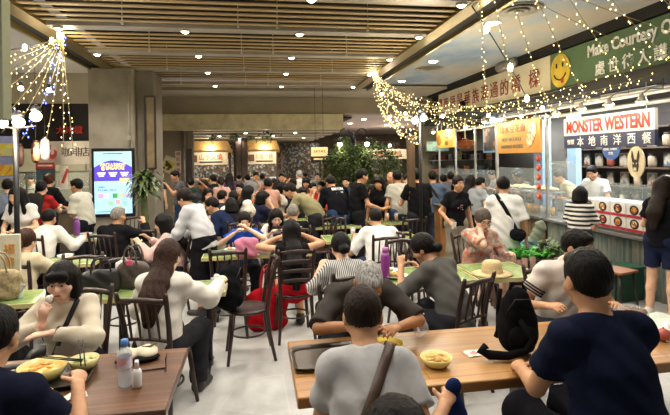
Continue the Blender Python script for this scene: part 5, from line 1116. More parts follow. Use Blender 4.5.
chair_for(redbag, 'dark ladder back chair under the woman beside the red bag', 'ladder')
# ---- middle rows
whiteT = person('man in white T-shirt seen from behind at a green table mid hall', (1.50, 6.06), 2, ztop=1.22, lean=18, curve=9, hp=24, s=1.04, b=1.14, sk='m', hair=('short', '#15110f'), top=('#dad9d4', 'half'), bot=('trousers', '#2c3550'), L=(-.26, .40, .80), R=(.26, .40, .80))
chair_for(whiteT, DW + 'under the man in white T-shirt')
cross = person('young man in loose white T-shirt with black crossbody bag standing at the noodle stall', (3.11, 5.77), -22, 'stand', lean=3, hp=12, s=.95, b=1.03, hair=('short', '#110e0d'), top=('#dedcd6', 'half'), bot=('trousers', '#8fa6c4'), L=(-.12, .34, 1.02), R='down', loose=.010, hem=.14, sk='m', shoes='#d5d3ce')
worn_bag(cross, -1, cloth('#16161a'), 'black crossbody bag with strap over the loose white T-shirt', (.16, .06, .10), .045, .95, hang=.05)
edge = person('woman with long dark hair, black top and navy shorts standing at the right edge', (4.52, 4.78), -66, 'stand', lean=3, hp=10, s=.95, b=.92, fem=1, sk='l', hair=('long', '#241812', .3), top=('#17171b', 'short'), bot=('shorts', '#20263e'), L=(-.12, .3, .98), R=(.14, .3, 1.0), shoes='#cfcac2', hem=.02)
edge2 = person('person in black with bare forearm and bracelet cut by the right edge', (4.56, 4.22), 20, 'stand', lean=3, hp=6, s=.96, fem=1, hair=('bob', '#1a1310'), top=('#15151a', 'short'), bot=('trousers', '#1d1d22'), L=(-.10, .30, 1.02), R='down')
MB().tube([tuple(edge2['arms'][-1][2] + V3(.03 * math.cos(a), 0, .03 * math.sin(a))) for a in [2 * PI * k / 12 for k in range(12)]], .006, 5, closed=True).build('bracelet', mat('#c9a050', .3, .8), edge2['root'])
girl = person('girl with black bob in black and white striped top at the western counter', (4.36, 5.99), -48, 'stand', lean=4, hp=12, s=.84, fem=1, hair=('bob', '#120e0d'), top=('#dddddd', 'half'), tm=stripes('#dcd8cf', '#1c1b1d', 17, 'z', .5), bot=('trousers', '#2a2a30'), L=(-.1, .3, .86), R=(.14, .3, .85))
heart = person('woman in black T-shirt with pink heart print standing facing the camera', (2.97, 6.84), 186, 'stand', lean=1, hp=2, s=.93, fem=1, sk='m', hair=('pony', '#16110f'), top=('#17171a', 'short'), bot=('trousers', '#8d8676'), L='down', R=(.20, .16, .90), shoes='#c9c4bc', detail=1)
hp = MB()
for q in range(14):
    a = rng.uniform(0, 2 * PI); t_ = rng.uniform(.2, 1); x = .085 * t_ * math.sin(a) ** 3; z = .075 * t_ * (.81 * math.cos(a) - .31 * math.cos(2 * a) - .12 * math.cos(3 * a)); p = surf(heart, heart['w2'] + V3(x, 0, z + .0), heart['fw'], .006); hp.ball(tuple(p), (.011, .005, .010), 6)
hp.build('heart_print', patches(['#c98a9a', '#8f4a5a', '#d8b0b0'], 60), heart['root'])
lean_ = person('woman in loose white blouse and dark dotted skirt leaning over a table at the left', (-.88, 6.22), 62, 'stand', lean=26, curve=4, hp=26, s=.94, fem=1, sk='m', hair=('lowbun', '#1d1512'), top=('#b9babd', 'long'), bot=('skirt', '#17161a', .30), L=(-.16, .42, .84), R=(.14, .44, .86), loose=.016, hem=.05)
pink = person('woman with long black hair and dusty pink sleeves facing left', (-1.17, 6.36), 80, ztop=1.19, lean=10, hp=14, s=.96, fem=1, hair=('long', '#110e0d', .36), top=('#c9a7a2', 'long'), L=(-.12, .42, .84), R=(.14, .40, .86))
chair_for(pink, DW + 'under the woman with dusty pink sleeves')
navys = person('man in navy shirt bending forward to the left over his food', (-.68, 7.70), 72, ztop=1.30, lean=28, hp=24, s=1.04, b=1.12, sk='m', hair=('short', '#191310'), top=('#1d2742', 'half'), bot=('trousers', '#a59a84'))
chair_for(navys, DW + 'under the man in navy shirt bending left')
blue = person('woman in bright blue top facing the camera and raising both hands', (-.16, 6.36), 184, ztop=1.19, lean=8, hp=14, s=.93, fem=1, sk='p', hair=('pony', '#130f0e'), top=('#2449a8', 'short'), L=(-.04, .28, .98), R=(.14, .30, .93), elbow=((-.9, 0, -.6), (.9, 0, -.6)), detail=1)
chair_for(blue, DW + 'under the bright blue top woman')
wface = person('woman with dark hair and white top facing the camera behind the red bag woman', (.26, 6.66), 186, ztop=1.19, lean=8, hp=24, s=.92, fem=1, sk='p', hair=('longf', '#15100e', .3), top=('#d3d0cb', 'half'), detail=1, L='bowl', R='bowl')
chair_for(wface, DW + 'under the white top woman facing the camera')
olive = person('man in olive T-shirt leaning far over a table to the left', (.55, 8.03), 70, 'stand', lean=48, curve=6, hp=30, s=.98, b=1.05, sk='m', hair=('short', '#1c1512'), top=('#827c5c', 'half'), bot=('trousers', '#2b2b2e'), L=(-.2, .62, .92), R=(.14, .60, .9))
bald = person('man with close cropped grey hair and black shirt with white print, back to camera', (.51, 6.93), 2, ztop=1.22, lean=8, hp=16, s=.98, sk='m', hair=('crop', '#8c8780'), top=('#141417', 'short'))
chair_for(bald, DW + 'under the grey haired man in black printed shirt')
blkT = person('large man in black T-shirt with white print across his upper back', (1.28, 8.35), 14, 'stand', lean=34, curve=6, hp=30, s=1.0, b=1.18, sk='m', hair=('short', '#17120f'), top=('#121318', 'half'), bot=('trousers', '#2a3a58'), L=(-.2, .4, .84), R=(.2, .4, .84))
for inf, txt in ((bald, 'WEDE'), (blkT, 'BRETON')):
    o = surf(inf, inf['w2'] + inf['up'] * .07, -inf['fw'], .012); T = Matrix((tuple(inf['rt']), tuple(inf['up']), tuple(-inf['fw']))).transposed().to_4x4(); T.translation = Vector(tuple(o)); pr = lettering(txt, .08, WHT, inf['root'], T, 'shirt_print', .006, width=.20)
    lettering(txt[::-1][:3].title(), .05, WHT, inf['root'], T @ Matrix.Translation((.02, -.075, 0)), 'shirt_print', .006, width=.12)
polo2 = person('man in black polo standing in profile facing right before the tree', (1.76, 7.98), -78, 'stand', lean=2, hp=10, s=1.0, sk='m', hair=('short', '#17120f'), top=('#161618', 'short'), bot=('trousers', '#1f1f24'), L=(-.1, .3, 1.02), R=(.14, .34, 1.02))
wblk = person('smiling woman in black blouse facing left beside the black polo man', (2.14, 8.34), 160, 'stand', hp=8, hy=-22, s=.91, fem=1, sk='m', hair=('bob', '#1a1411'), top=('#161518', 'half'), bot=('trousers', '#1d1d20'), L=(-.1, .28, .98), R='down')
person('bald person in dark shirt between black blouse woman and grey T-shirt man', (2.62, 9.28), 170, 'stand', s=.94, sk='m', hair=('none', '#1a1411'), top=('#3a332e', 'short'))
grT = person('man in light grey T-shirt and jeans standing with his back turned', (2.48, 8.38), 4, 'stand', s=.97, b=1.06, sk='m', hair=('short', '#15110f'), top=('#b1afa6', 'short'), bot=('trousers', '#35445f'), L='down', R='down')
mask = person('person with white face mask and yellow top between two standing men', (2.88, 9.02), 178, 'stand', s=.91, sk='l', hair=('short', '#1a1411'), top=('#c9a822', 'short'), mask='#dcdcda')
bT = person('tall man in black T-shirt with his back turned beside the lamp post', (2.55, 7.56), 6, 'stand', s=1.0, b=1.08, sk='m', hair=('short', '#120f0e'), top=('#151517', 'short'), bot=('trousers', '#25262c'))
bluebp = person('man in slate blue shirt with dark shoulder bag walking away', (3.18, 8.46), -12, 'walk', s=.96, b=1.05, sk='m', hair=('short', '#15110f'), top=('#465468', 'short'), bot=('trousers', '#2b3242'))
worn_bag(bluebp, -1, cloth('#2a2422'), 'dark brown shoulder bag on the slate blue shirt man', (.3, .12, .22), .045, .4, hang=-.02)
# ---- left side
bun = person('woman with brown hair bun and beige jacket seen from behind at the left', (-2.28, 5.28), 2, ztop=1.2, lean=8, hp=10, hy=-14, s=.96, fem=1, hair=('lowbun', '#3a2418'), top=('#b3a88f', 'long'), loose=.012, L='table', R=(.3, .42, .8))
chair_for(bun, DW + 'under the woman with brown hair bun')
wsh = person('man in white shirt hunched over the table, back to camera at the left', (-2.80, 7.16), -4, lean=26, curve=8, hp=20, s=1.02, b=1.14, sk='m', hair=('short', '#15110f'), top=('#d3d0c6', 'long'), R=(.42, .42, .82))
chair_for(wsh, DW + 'under the hunched man in white shirt')
redb = person('person in red T-shirt carrying a black backpack at the left stall', (-3.50, 8.68), -4, 'stand', s=.93, b=1.08, hair=('short', '#110e0d'), top=('#a32a28', 'short'))
backpack_on(redb, '#2a2826', 'black backpack worn over the red T-shirt')
blk = person('person with reddish brown hair and black long sleeves at the left stall', (-3.61, 9.28), -6, 'stand', s=1.0, hair=('bun', '#4a2c1c'), top=('#19191b', 'long'), fem=1)
wst = person('man in white long sleeved shirt in profile at the left stall facing left', (-2.92, 8.56), 74, 'stand', lean=6, s=.95, b=1.1, sk='m', hair=('short', '#17120f'), top=('#c4c1b4', 'half'), L='chin', R='hold', loose=.012)
yw = person('young woman with long black hair and white T-shirt behind the left lamp post', (-3.12, 6.98), 176, 'stand', hp=16, hy=-10, s=.93, fem=1, hair=('longf', '#110e0d', .35), top=('#d3d0ca', 'short'), L=(-.1, .3, 1.0), R=(.1, .3, .98))
person('cook in pale green white uniform with dark cap inside the left stall', (-4.95, 11.7), 160, 'stand', s=.97, hair=('short', '#15110f'), top=('#c9d0bd', 'half'), cap=('#2a3038', 1), apron='#b9c4a8')
person('person in blue grey shirt at the far left edge behind the lamp post', (-4.05, 8.77), 10, 'stand', s=.96, hair=('short', '#15110f'), top=('#6d7684', 'short'))
jac = person('grey haired man in black jacket in front of the advertising screen', (-1.86, 6.98), -16, ztop=1.25, lean=6, hp=6, hy=-18, s=1.0, b=1.12, sk='m', hair=('crop', '#8d8780'), top=('#17171a', 'long'), R=(.26, .36, 1.0), loose=.012, curl=(.4, .7))
chair_for(jac, DW + 'under the grey haired man in black jacket')
# ---- cooks behind the right counters
ck = person('cook in white uniform with dark hair behind the western counter', (5.76, 7.60), 118, 'stand', lean=6, hp=22, s=1.0, sk='m', hair=('short', '#17120f'), top=('#cfcdc6', 'short'), L='tray', R='tray')
person('cook in cream uniform bending behind the tall glass by the blue post', (5.60, 8.3), 70, 'stand', lean=26, hp=24, s=.98, sk='m', hair=('short', '#3a332c'), top=('#c9bf9f', 'half'), L='tray', R='tray')
person('cook in olive shirt behind the shelf of noodles', (5.55, 9.60), 85, 'stand', lean=20, hp=20, s=.92, sk='d', hair=('short', '#15110f'), top=('#75725f', 'short'), L='tray', R='tray')
person('cook in white behind the far counter under the blue menu board', (5.75, 11.2), 90, 'stand', lean=20, hp=20, s=.92, sk='m', hair=('short', '#15110f'), top=('#c6c9c4', 'half'), L='tray', R='tray')
person('person with dark hair and brown top inside the noodle stall behind the white T-shirt customer', (5.7, 9.95), 80, 'stand', s=.93, sk='m', hair=('bob', '#15110f'), top=('#4a3a32', 'short'))
# ---- the crowd further back
CROWD = [
    (-2.34, 12.5, 'stand', 0.99, -30, 'short', '#15110e', '#2a2d33', 'short', 0, 'person in dark T-shirt standing by the taupe wall under the yellow poster'),
    (-1.82, 11.44, 'stand', 0.98, 120, 'short', '#1a1512', '#55565a', 'short', 0, 'person in grey T-shirt reaching up beside the narrow vertical banner'),
    (-1.53, 11.9, 'stand', 0.85, 10, 'short', '#15110e', '#2b3a30', 'short', 0, 'person in dark green top by the dark column near the far left stall'),
    (-1.13, 10.72, 'stand', 0.86, 160, 'bob', '#1a1411', '#3b3d44', 'short', 1, 'person with black bob and slate top below the far left stall sign'),
    (-1.02, 11.92, 'stand', 0.9, 20, 'short', '#15110e', '#202024', 'short', 0, 'person in black queueing at the far left thatched stall'),
    (-0.76, 10.86, 'stand', 0.89, 5, 'pony', '#1d1512', '#c9a090', 'short', 1, 'person in dusty pink dress with dark shoulder strap seen from behind'),
    (-0.65, 12.06, 'stand', 0.91, 10, 'long', '#1a1411', '#4a3558', 'short', 1, 'person in purple top near the dark brown posts'),
    (-0.32, 9.78, 'stand', 0.83, 170, 'short', '#15110e', '#c4702e', 'short', 0, 'person in orange top behind the white shirt with dark straps'),
    (-0.4, 8.58, 'sit', 1.06, 5, 'short', '#15110e', '#d8d5cd', 'short', 0, 'person in white T-shirt with dark straps seen from behind'),
    (-0.4, 7.76, 'sit', 0.97, 20, 'bob', '#120e0c', '#1d1c20', 'short', 1, 'person with black hair and black top right of the navy shirt man'),
    (-0.12, 7.92, 'stand', 0.85, -70, 'long', '#120e0c', '#d9d2c4', 'short', 1, 'person with long black hair in profile leaning over the table behind blue top woman'),
    (-0.01, 12.77, 'stand', 0.92, 170, 'short', '#1a1512', '#9a9c9e', 'short', 0, 'person in pale grey shirt under the centre thatched stall'),
    (-0.25, 13.62, 'stand', 0.86, 20, 'short', '#15110e', '#7d8690', 'short', 0, 'person in blue grey shirt left of the centre stall counter'),
    (0.21, 9.08, 'stand', 0.9, 10, 'short', '#120e0c', '#b98d7c', 'short', 0, 'person with black hair and dusty rose top in the middle of the crowd'),
    (0.11, 8.69, 'sit', 1.03, -60, 'bob', '#120e0c', '#23263a', 'short', 1, 'person in navy spotted dress left of the leaning olive shirt man'),
    (0.66, 13.06, 'stand', 0.89, 170, 'short', '#15110e', '#3a3330', 'short', 0, 'person in dark brown top below the right end of the centre stall sign'),
    (0.88, 12.42, 'stand', 0.83, 30, 'long', '#1a1411', '#5a3a34', 'short', 1, 'person with long hair in maroon top right of the centre stall'),
    (1.05, 11.99, 'stand', 0.94, 15, 'crop', '#b7b3ab', '#c9c6be', 'short', 0, 'person with pale grey hair and white shirt standing behind olive shirt man'),
    (0.76, 10.21, 'stand', 0.86, 10, 'short', '#15110e', '#2a2a2e', 'short', 0, 'person in black standing just behind the olive shirt man'),
    (1.11, 10.96, 'stand', 0.85, 160, 'bob', '#1a1411', '#6a4a40', 'short', 1, 'person in brown top left of the two people in red'),
    (1.24, 10.74, 'sit', 1.06, 200, 'short', '#1a1512', '#b8352f', 'short', 0, 'person in bright red top facing the camera left of black shirt with print'),
    (1.53, 11.5, 'sit', 1.06, 150, 'short', '#1a1512', '#a82e2c', 'short', 0, 'person in red top standing behind the seated one in red'),
    (1.42, 9.9, 'sit', 1.01, 100, 'long', '#1a1411', '#c2453e', 'short', 1, 'person in red and white top bending beside the black printed shirt'),
    (2.03, 12.84, 'stand', 0.86, 20, 'short', '#15110e', '#4a4a4c', 'short', 0, 'person in dark grey under the hanging lantern sign'),
    (2.12, 12.42, 'stand', 0.91, 10, 'short', '#15110e', '#35302c', 'short', 0, 'person in dark brown jacket left of the bushy tree'),
    (1.97, 10.62, 'stand', 0.86, 170, 'short', '#15110e', '#3d4a5a', 'short', 0, 'person in blue grey shirt between the tree and black polo man'),
    (-0.93, 9.67, 'sit', 1.06, 190, 'long', '#1d1512', '#3c4438', 'short', 1, 'person with long brown hair in dark olive top behind the navy shirt man'),
    (0.5, 14.1, 'sit', 1.06, 170, 'bob', '#1a1411', '#a8a49a', 'short', 1, 'person in cream top far behind the navy spotted dress'),
    (0.17, 14.36, 'stand', 0.86, 10, 'short', '#15110e', '#55606a', 'short', 0, 'person in steel blue shirt at the centre stall counter'),
    (-0.49, 14.26, 'stand', 0.87, 15, 'short', '#15110e', '#6a5a50', 'short', 0, 'person in taupe shirt between the two thatched stalls'),
    (1.79, 14.4, 'stand', 0.85, 170, 'short', '#1a1512', '#8f8a80', 'short', 0, 'person in pale taupe shirt right below the hanging lantern sign'),
    (1.49, 14.96, 'stand', 0.87, 10, 'short', '#1a1512', '#3f3b44', 'short', 0, 'person in dark violet shirt far behind the two in red'),
    (4.03, 10.08, 'stand', 0.87, 0, 'short', '#15110e', '#3d4652', 'short', 0, 'person in slate shirt behind the blue shirt backpacker'),
    (4.12, 9.87, 'stand', 0.91, -40, 'short', '#15110e', '#55585e', 'short', 0, 'person in grey shirt behind the black heart T-shirt woman'),
    (4.19, 9.04, 'stand', 0.88, -60, 'long', '#1a1411', '#6b4a44', 'short', 1, 'person in brown red top at the far counter right of heart T-shirt'),
    (4.19, 8.64, 'stand', 0.86, -70, 'short', '#15110e', '#8a8f94', 'short', 0, 'person in pale grey shirt at the far counter under the blue menu board'),
    (-3.36, 7.23, 'sit', 0.86, 10, 'bob', '#120e0c', '#2b2a2c', 'short', 1, 'person with black hair in dark top beside the cream menu board'),
    (2.42, 12.17, 'stand', 0.89, 170, 'bob', '#1a1411', '#4a3b34', 'short', 1, 'person with dark bob under the double street lamp'),
    (2.26, 9.36, 'sit', 1.06, 160, 'long', '#120e0c', '#1c1b1e', 'short', 1, 'person in black half hidden behind the black polo man'),
    (-0.63, 9.22, 'sit', 1.03, -20, 'short', '#15110e', '#30343c', 'short', 0, 'person in charcoal shirt left of the white shirt with straps'),
    (0.51, 9.44, 'stand', 0.83, -100, 'bob', '#120e0c', '#c7c2b8', 'short', 1, 'person with dark bob and white top left of the olive shirt man'),
    (0.87, 9.18, 'sit', 1.06, 170, 'short', '#1a1512', '#2d3440', 'short', 0, "person in dark navy shirt behind the olive shirt man's back"),
]
ARMS_ = [('down', 'down'), ('phone', 'down'), ('down', 'hip'), ('eat', 'table'), ('tray', 'tray')]
for k, (x, y, ps, s_, fc, hs, hcol, tc, sl_, fm, lb) in enumerate(CROWD):
    a_ = ('table', 'eat') if ps == 'sit' else ARMS_[k % 5]
    inf = person(lb, (x, y), fc, ps, lean=(9 if ps == 'sit' else 3), hp=6 + (k * 7) % 14, hy=(k * 29) % 40 - 20, s=s_, b=1 + .03 * (k % 4), fem=fm, sk='lmptl'[k % 5], hair=(hs, hcol, .32), top=(tc, sl_), bot=('trousers', ['#22242a', '#2f3d57', '#3a342e', '#1d1d20'][k % 4]), L=a_[0], R=a_[1])
    if ps == 'sit': chair_for(inf, DW + 'under the ' + lb.replace(' seen from behind', ''))
# ---------------------------------------------------------------- empty chairs
for x, y, fc, lb, kd in ((2.30, 3.72, 0, 'empty dark chair before the straw hat table, curved top rail towards the camera', 'spindle'), (-1.72, 4.92, 180, 'empty dark chair behind the handbag table at the left', 'spindle'),
                         (-.10, 4.66, 95, 'dark chair with black backpack hung on it', 'spindle'), (.34, 6.0 + .9, 0, 'empty dark ladder chair right of the man with grey hair', 'ladder'), (.92, 7.35, 90, 'tall dark ladder chair at the middle aisle, nearer one', 'ladder'), (.95, 8.35, 90, 'tall dark ladder chair at the middle aisle, farther one', 'ladder'),
                         (-2.55, 4.9, 175, 'empty dark chair at the left end of the handbag table', 'spindle'), (-1.35, 5.25, 10, 'dark chair right of the woman with hair bun', 'spindle'), (-.30, 5.35, 0, 'dark chair before the pink bag table', 'spindle'),
                         (1.2, 7.3, 180, 'dark chair beyond the white T-shirt man table', 'spindle'), (2.35, 7.3, 0, 'dark chair before the iced tea table', 'spindle'), (1.9, 6.1, -40, 'dark chair beside the seated white T-shirt man', 'spindle'), (2.75, 5.9, 20, 'dark chair between heart T-shirt woman and floral blouse woman', 'spindle'),
                         (1.62, 5.05, 180, 'dark chair beyond the plates of the charcoal shirt woman', 'spindle'), (-2.0, 8.35, 180, 'dark chair beyond the purple bottle table', 'spindle'), (-1.55, 7.2, 0, 'dark chair right of the black jacket man', 'spindle'), (2.2, 9.4, 90, 'dark chair at the table near the tree', 'spindle')):
    chair(x, y, fc, lb, kd)
s_ = make_stool(); s_.location = (4.3, 5.25, 0); s_.rotation_euler = (0, 0, .3); s_['label'] = 'low wooden stool with dark legs before the corrugated counter'
# ---------------------------------------------------------------- things on the right wooden table
def tray(x, y, z, rz, label, c='#51473d', sx=.44, sy=.33):
    r = empty('serving_tray', (x, y, z), rz, label, 'tray'); mb = MB(); mb.box((0, 0, .004), (sx - .03, sy - .03, .008), bev=.002)
    f = lambda k, d, zz: tuple(Vector(((sx / 2 - d) * (1 if k in (0, 3) else -1), (sy / 2 - d) * (1 if k < 2 else -1), zz)))
    MB_ = MB(); n = 24; pr = []
    for q in range(n):
        a = 2 * PI * q / n; cx = math.copysign(abs(math.cos(a)) ** .3, math.cos(a)); cy = math.copysign(abs(math.sin(a)) ** .3, math.sin(a)); pr.append((cx, cy))
    for lo, hi, z0, z1 in ((.035, .0, .004, .026),):
        v = []; 
        for cx, cy in pr: v += [(cx * (sx / 2 - lo), cy * (sy / 2 - lo), z0), (cx * (sx / 2 - .004), cy * (sy / 2 - .004), z1), (cx * sx / 2, cy * sy / 2, z1), (cx * (sx / 2 - lo + .004), cy * (sy / 2 - lo + .004), z0 - .003)]
        fs = []
        for q in range(n):
            a, b_ = 4 * q, 4 * ((q + 1) % n)
            for i in range(4): fs.append((a + i, a + (i + 1) % 4, b_ + (i + 1) % 4, b_ + i))
        MB_.add(v, fs, None, True)
    MB_.build('rim', mat(c, .35), r); mb.build('base', mat(c, .4), r); return r
tray(.385, 2.64, .751, .02, 'brown serving tray with a white napkin left of the grey T-shirt person')
def sheet(name, x, y, z, w, d, rz, m, label, cat, crumple=.012, h=.0):
    mb = MB(); rr = random.Random(int(x * 100)); ph = rr.random() * 6
    g = lambda u, v: ((u - .5) * w, (v - .5) * d, crumple * (math.sin(7 * u + ph) * math.cos(6 * v) + 1.05) + h)
    g2 = lambda u, v: ((.5 - u) * w, (v - .5) * d, g(1 - u, v)[2] - .003)
    mb.grid(g, 8, 8); mb.grid(g2, 8, 8); o = mb.build(name, m, None, (x, y, z), (0, 0, rz)); return tag(o, label, cat)
WP = mat('#dedad2', .8, 0, .03)
sheet('napkin', .46, 2.57, .762, .13, .10, -.5, WP, 'white paper napkin lying on the brown serving tray', 'napkin')
sheet('flyer_card', 1.19, 2.55, .7515, .12, .085, .1, patches(['#ddd6cc', '#ddd6cc', '#c98a80', '#e6e0d6'], 22), 'small white printed card between grey T-shirt person and black backpack', 'card', .002)
def bowl(x, y, z, r0, h, label, c, fill, fcols):
    r = empty('food_bowl', (x, y, z), 0, label, 'bowl'); MB().lathe([(r0 * .55, 0), (r0 * .8, h * .35), (r0, h), (r0 * .96, h), (r0 * .75, h * .38), (r0 * .3, h * .12)], 26).build('bowl_body', mat(c, .3), r)
    mb = MB(); rr = random.Random(int(x * 77)); mb.lathe([(.001, h * .80), (r0 * .6, h * .78), (r0 * .9, h * .70)], 24, cap=False)
    for k in range(14): mb.ball((rr.uniform(-.5, .5) * r0, rr.uniform(-.5, .5) * r0, h * .78), (.02, .016, .01), 7)
    mb.build('food', patches(fcols, 30, .5), r); return r
def plate(x, y, z, r0, label, c='#d8d6cf', food=None):
    r = empty('plate', (x, y, z), 0, label, 'plate'); MB().lathe([(r0 * .5, 0), (r0 * .65, .004), (r0, .022), (r0 * .99, .026), (r0 * .66, .010), (.001, .008)], 26, cap=False).build('dish', mat(c, .3), r)
    if food:
        mb = MB(); rr = random.Random(int(x * 91 + y * 7)); 
        for k in range(12): mb.ball((rr.uniform(-.5, .5) * r0, rr.uniform(-.5, .5) * r0, .022 + rr.uniform(0, .012)), (.024, .02, .014), 7)
        mb.build('food', patches(food, 34, .6), r)
    return r
bowl(.70, 2.62, .751, .095, .07, 'yellow food bowl under the elderly man\'s chin', '#c9b03a', None, ['#b5853a', '#c9a050', '#8a5a2a'])
bowl(.92, 2.44, .751, .085, .05, 'pale yellow bowl at the elbow of the grey T-shirt person', '#d6cf8a', None, ['#d0b05a', '#b98a3a'])
r = empty('plastic_bag', (.98, 3.03, .751), .4, 'crumpled clear plastic bag beside the elderly man', 'bag'); blob('bag_body', [ell(V3(0, 0, .05), V3(.045, .04, .05), None, .03), ell(V3(.02, .0, .09), V3(.018, .02, .04), None, .03)], .008, glass('#dfeaf2', .28, .2), r, fold(.006)); MB().tube([(-.0, 0, .11), (.015, 0, .14), (.03, 0, .13)], .006, 5).build('handle', glass('#dfeaf2', .5, .2), r)
r.location.y = 2.86
w_ = to_world(grey, grey['arms'][1][3]); r = empty('drawstring_pouch', (w_.x + .03, w_.y - .0, w_.z - .09), .3, 'dark blue cloth pouch held at the right hand of the grey T-shirt person', 'pouch'); NV = cloth('#1d2c58')
blob('pouch_body', [cone((0, 0, .09), (0, -.01, -.02), .035, .055, V3(0, 1, 0), .6, .03), cone((0, -.01, -.02), (.03, -.02, -.08), .055, .03, V3(0, 1, 0), .6, .03)], .007, NV, r, fold(.004)); blob('pouch_neck', [cone((0, 0, .10), (0, 0, .13), .03, .04, V3(0, 1, 0), .7, .01)], .007, NV, r)
# black backpack standing on the table
def backpack(x, y, z, rz, label, w=.25, d=.17, h=.37, c='#131315', flop=True, rot=None):
    r = empty('backpack', (x, y, z), rz, label, 'bag', rot=rot); m = cloth(c)
    P = [ell(V3(sx * w * .22, 0, zz), V3(w * .30, d * .5, h * .24), None, .05) for sx in (-1, 1) for zz in (h * .25, h * .48)] + [ell(V3(0, 0, h * .74), V3(w * .36, d * .46, h * .24), None, .06)]
    blob('bag_body', P, .009, m, r, fold(.004)); blob('front_pocket', [ell(V3(sx * w * .16, -d * .42, h * .28), V3(w * .24, .04, h * .2), None, .04) for sx in (-1, 1)], .009, m, r, fold(.003))
    MB().tube([(-.04, 0, h * .95), (-.03, 0, h * 1.03), (.03, 0, h * 1.03), (.04, 0, h * .95)], .009, 6).build('top_handle', m, r)
    MB().tube([(-w * .4, -d * .3, h * .62), (-w * .2, -d * .5, h * .85), (w * .2, -d * .5, h * .85), (w * .4, -d * .3, h * .62)], .004, 5).build('zip', mat('#1d1d1f', .4, .4), r)
    for sd in (-1, 1):
        MB().tube([(sd * .07, d * .42, h * .9), (sd * .075, d * .56, h * .6), (sd * .08, d * .54, h * .25), (sd * .1, d * .42, .06)], .014, 6).build('shoulder_strap', m, r)
    if flop:
        MB().tube([(-.02, -d * .5, h * .55), (.04, -d * .62, h * .3), (.0, -d * .72, .05), (-.10, -d * .8, .03), (-.20, -d * .75, .035), (-.24, -d * .7, .055), (-.21, -d * .62, .075)], [.016, .018, .02, .022, .026, .028, .02], 8).build('loose_strap', m, r)
    return r
backpack(1.43, 2.52, .752, -.15, 'black backpack standing on the honey brown table beside the navy T-shirt man', .20, .16, .37)
# food and soft toy like packets right of the navy man
r = empty('biscuit_bag', (2.36, 2.78, .751), .3, 'bag of golden brown biscuits on the table right of the navy T-shirt man', 'food'); mb = MB(); rr = random.Random(8)
for k in range(16): mb.ball((rr.uniform(-.08, .08), rr.uniform(-.06, .06), .03 + rr.uniform(0, .07)), (.03, .026, .022), 8)
tag(mb.build('biscuits', patches(['#8a5f30', '#a87a40', '#6e4a26'], 24), r), kind='stuff'); blob('clear_wrapper', [ell(V3(0, 0, .055), V3(.125, .1, .075))], .012, glass('#e6eaea', .18, .2), r)
plate(2.52, 2.60, .751, .12, 'white plate with pink and cream food at the right edge of the honey brown table', '#dcdad4', ['#d8a8a0', '#d9cfc0', '#c46a5c', '#e6e0d4'])
tag(MB().ball((0, 0, .037), (.042, .038, .037), 14).ball((0, 0, .075), (.006, .006, .008), 6).build('apple', noisy([(.35, '#b03a34'), (.7, '#d08a7a')], 9, .4), None, (2.34, 2.50, .7505)), 'small red fruit beside the white plate at the right', 'fruit')
sheet('paper_sheet', 2.62, 2.82, .7515, .28, .2, .3, mat('#c9d2c0', .7), 'pale green paper sheet at the right end of the honey brown table', 'paper', .003)
# ---------------------------------------------------------------- things on the left wooden table
tray(-1.13, 2.68, .751, .12, 'dark brown tray holding yellow bowls before the cream sweater woman', '#2a2521', .56, .38)
bowl(-1.08, 2.66, .7595, .115, .075, 'large pale yellow bowl with orange noodle soup on the dark tray', '#cfc07a', None, ['#d09a3c', '#c98a30', '#dcb860'])
bowl(-.915, 2.745, .7595, .075, .06, 'small pale yellow bowl with green broth and black chopsticks', '#cfc58a', None, ['#b9b070', '#8fa05a', '#c9c08a'])
plate(-1.05, 2.44, .751, .10, 'yellow plate next to the fist of the navy T-shirt man at lower left', '#d4b94a', ['#d8c27a', '#c9a84a'])
r = empty('chopsticks', (-.92, 2.73, .822), 0, 'pair of black chopsticks across the small yellow bowl', 'chopsticks')
for q in (0, .02): MB().tube([(-.02 + q, .02, .09), (.03 + q, -.10, -.0)], [.004, .003], 6).build('stick', IRON, r)
r = empty('chopsticks', (-1.03, 2.69, .842), 0, 'pair of black chopsticks lying on the big orange soup bowl', 'chopsticks')
for q in (0, .018): MB().tube([(.14, -.03 - q, .0), (-.1, .06 - q, .004)], [.004, .003], 6).build('stick', IRON, r)
sheet('napkin', -.86, 2.45, .7515, .1, .06, .5, WP, 'folded white napkin right of the yellow plate at lower left', 'napkin', .006)
sheet('napkin', -1.15, 2.50, .765, .08, .06, .2, WP, 'crumpled white tissue on the dark tray', 'napkin', .012)
hw = to_world(navyL, navyL['arms'][1][3]); r = empty('spoon', (hw.x, hw.y, hw.z), .4, 'dark spoon held by the man at the lower left corner', 'spoon'); MB().tube([(-.02, -.06, .0), (.0, .0, 0), (-.03, .1, -.03)], .005, 6).build('handle', IRON, r); MB().ball((-.035, .12, -.036), (.018, .026, .008), 10).build('spoon_bowl', IRON, r)
fw_ = to_world(cream, cream['arms'][1][3]); tag(MB().ball((0, 0, 0), (.022, .02, .024), 10).ball((.012, .0, .012), (.014, .014, .014), 8).build('dumpling', mat('#e8e2d6', .5), None, (fw_.x + .03, fw_.y - .03, fw_.z + .07)), 'white bite of food held at the mouth of the cream sweater woman', 'food')
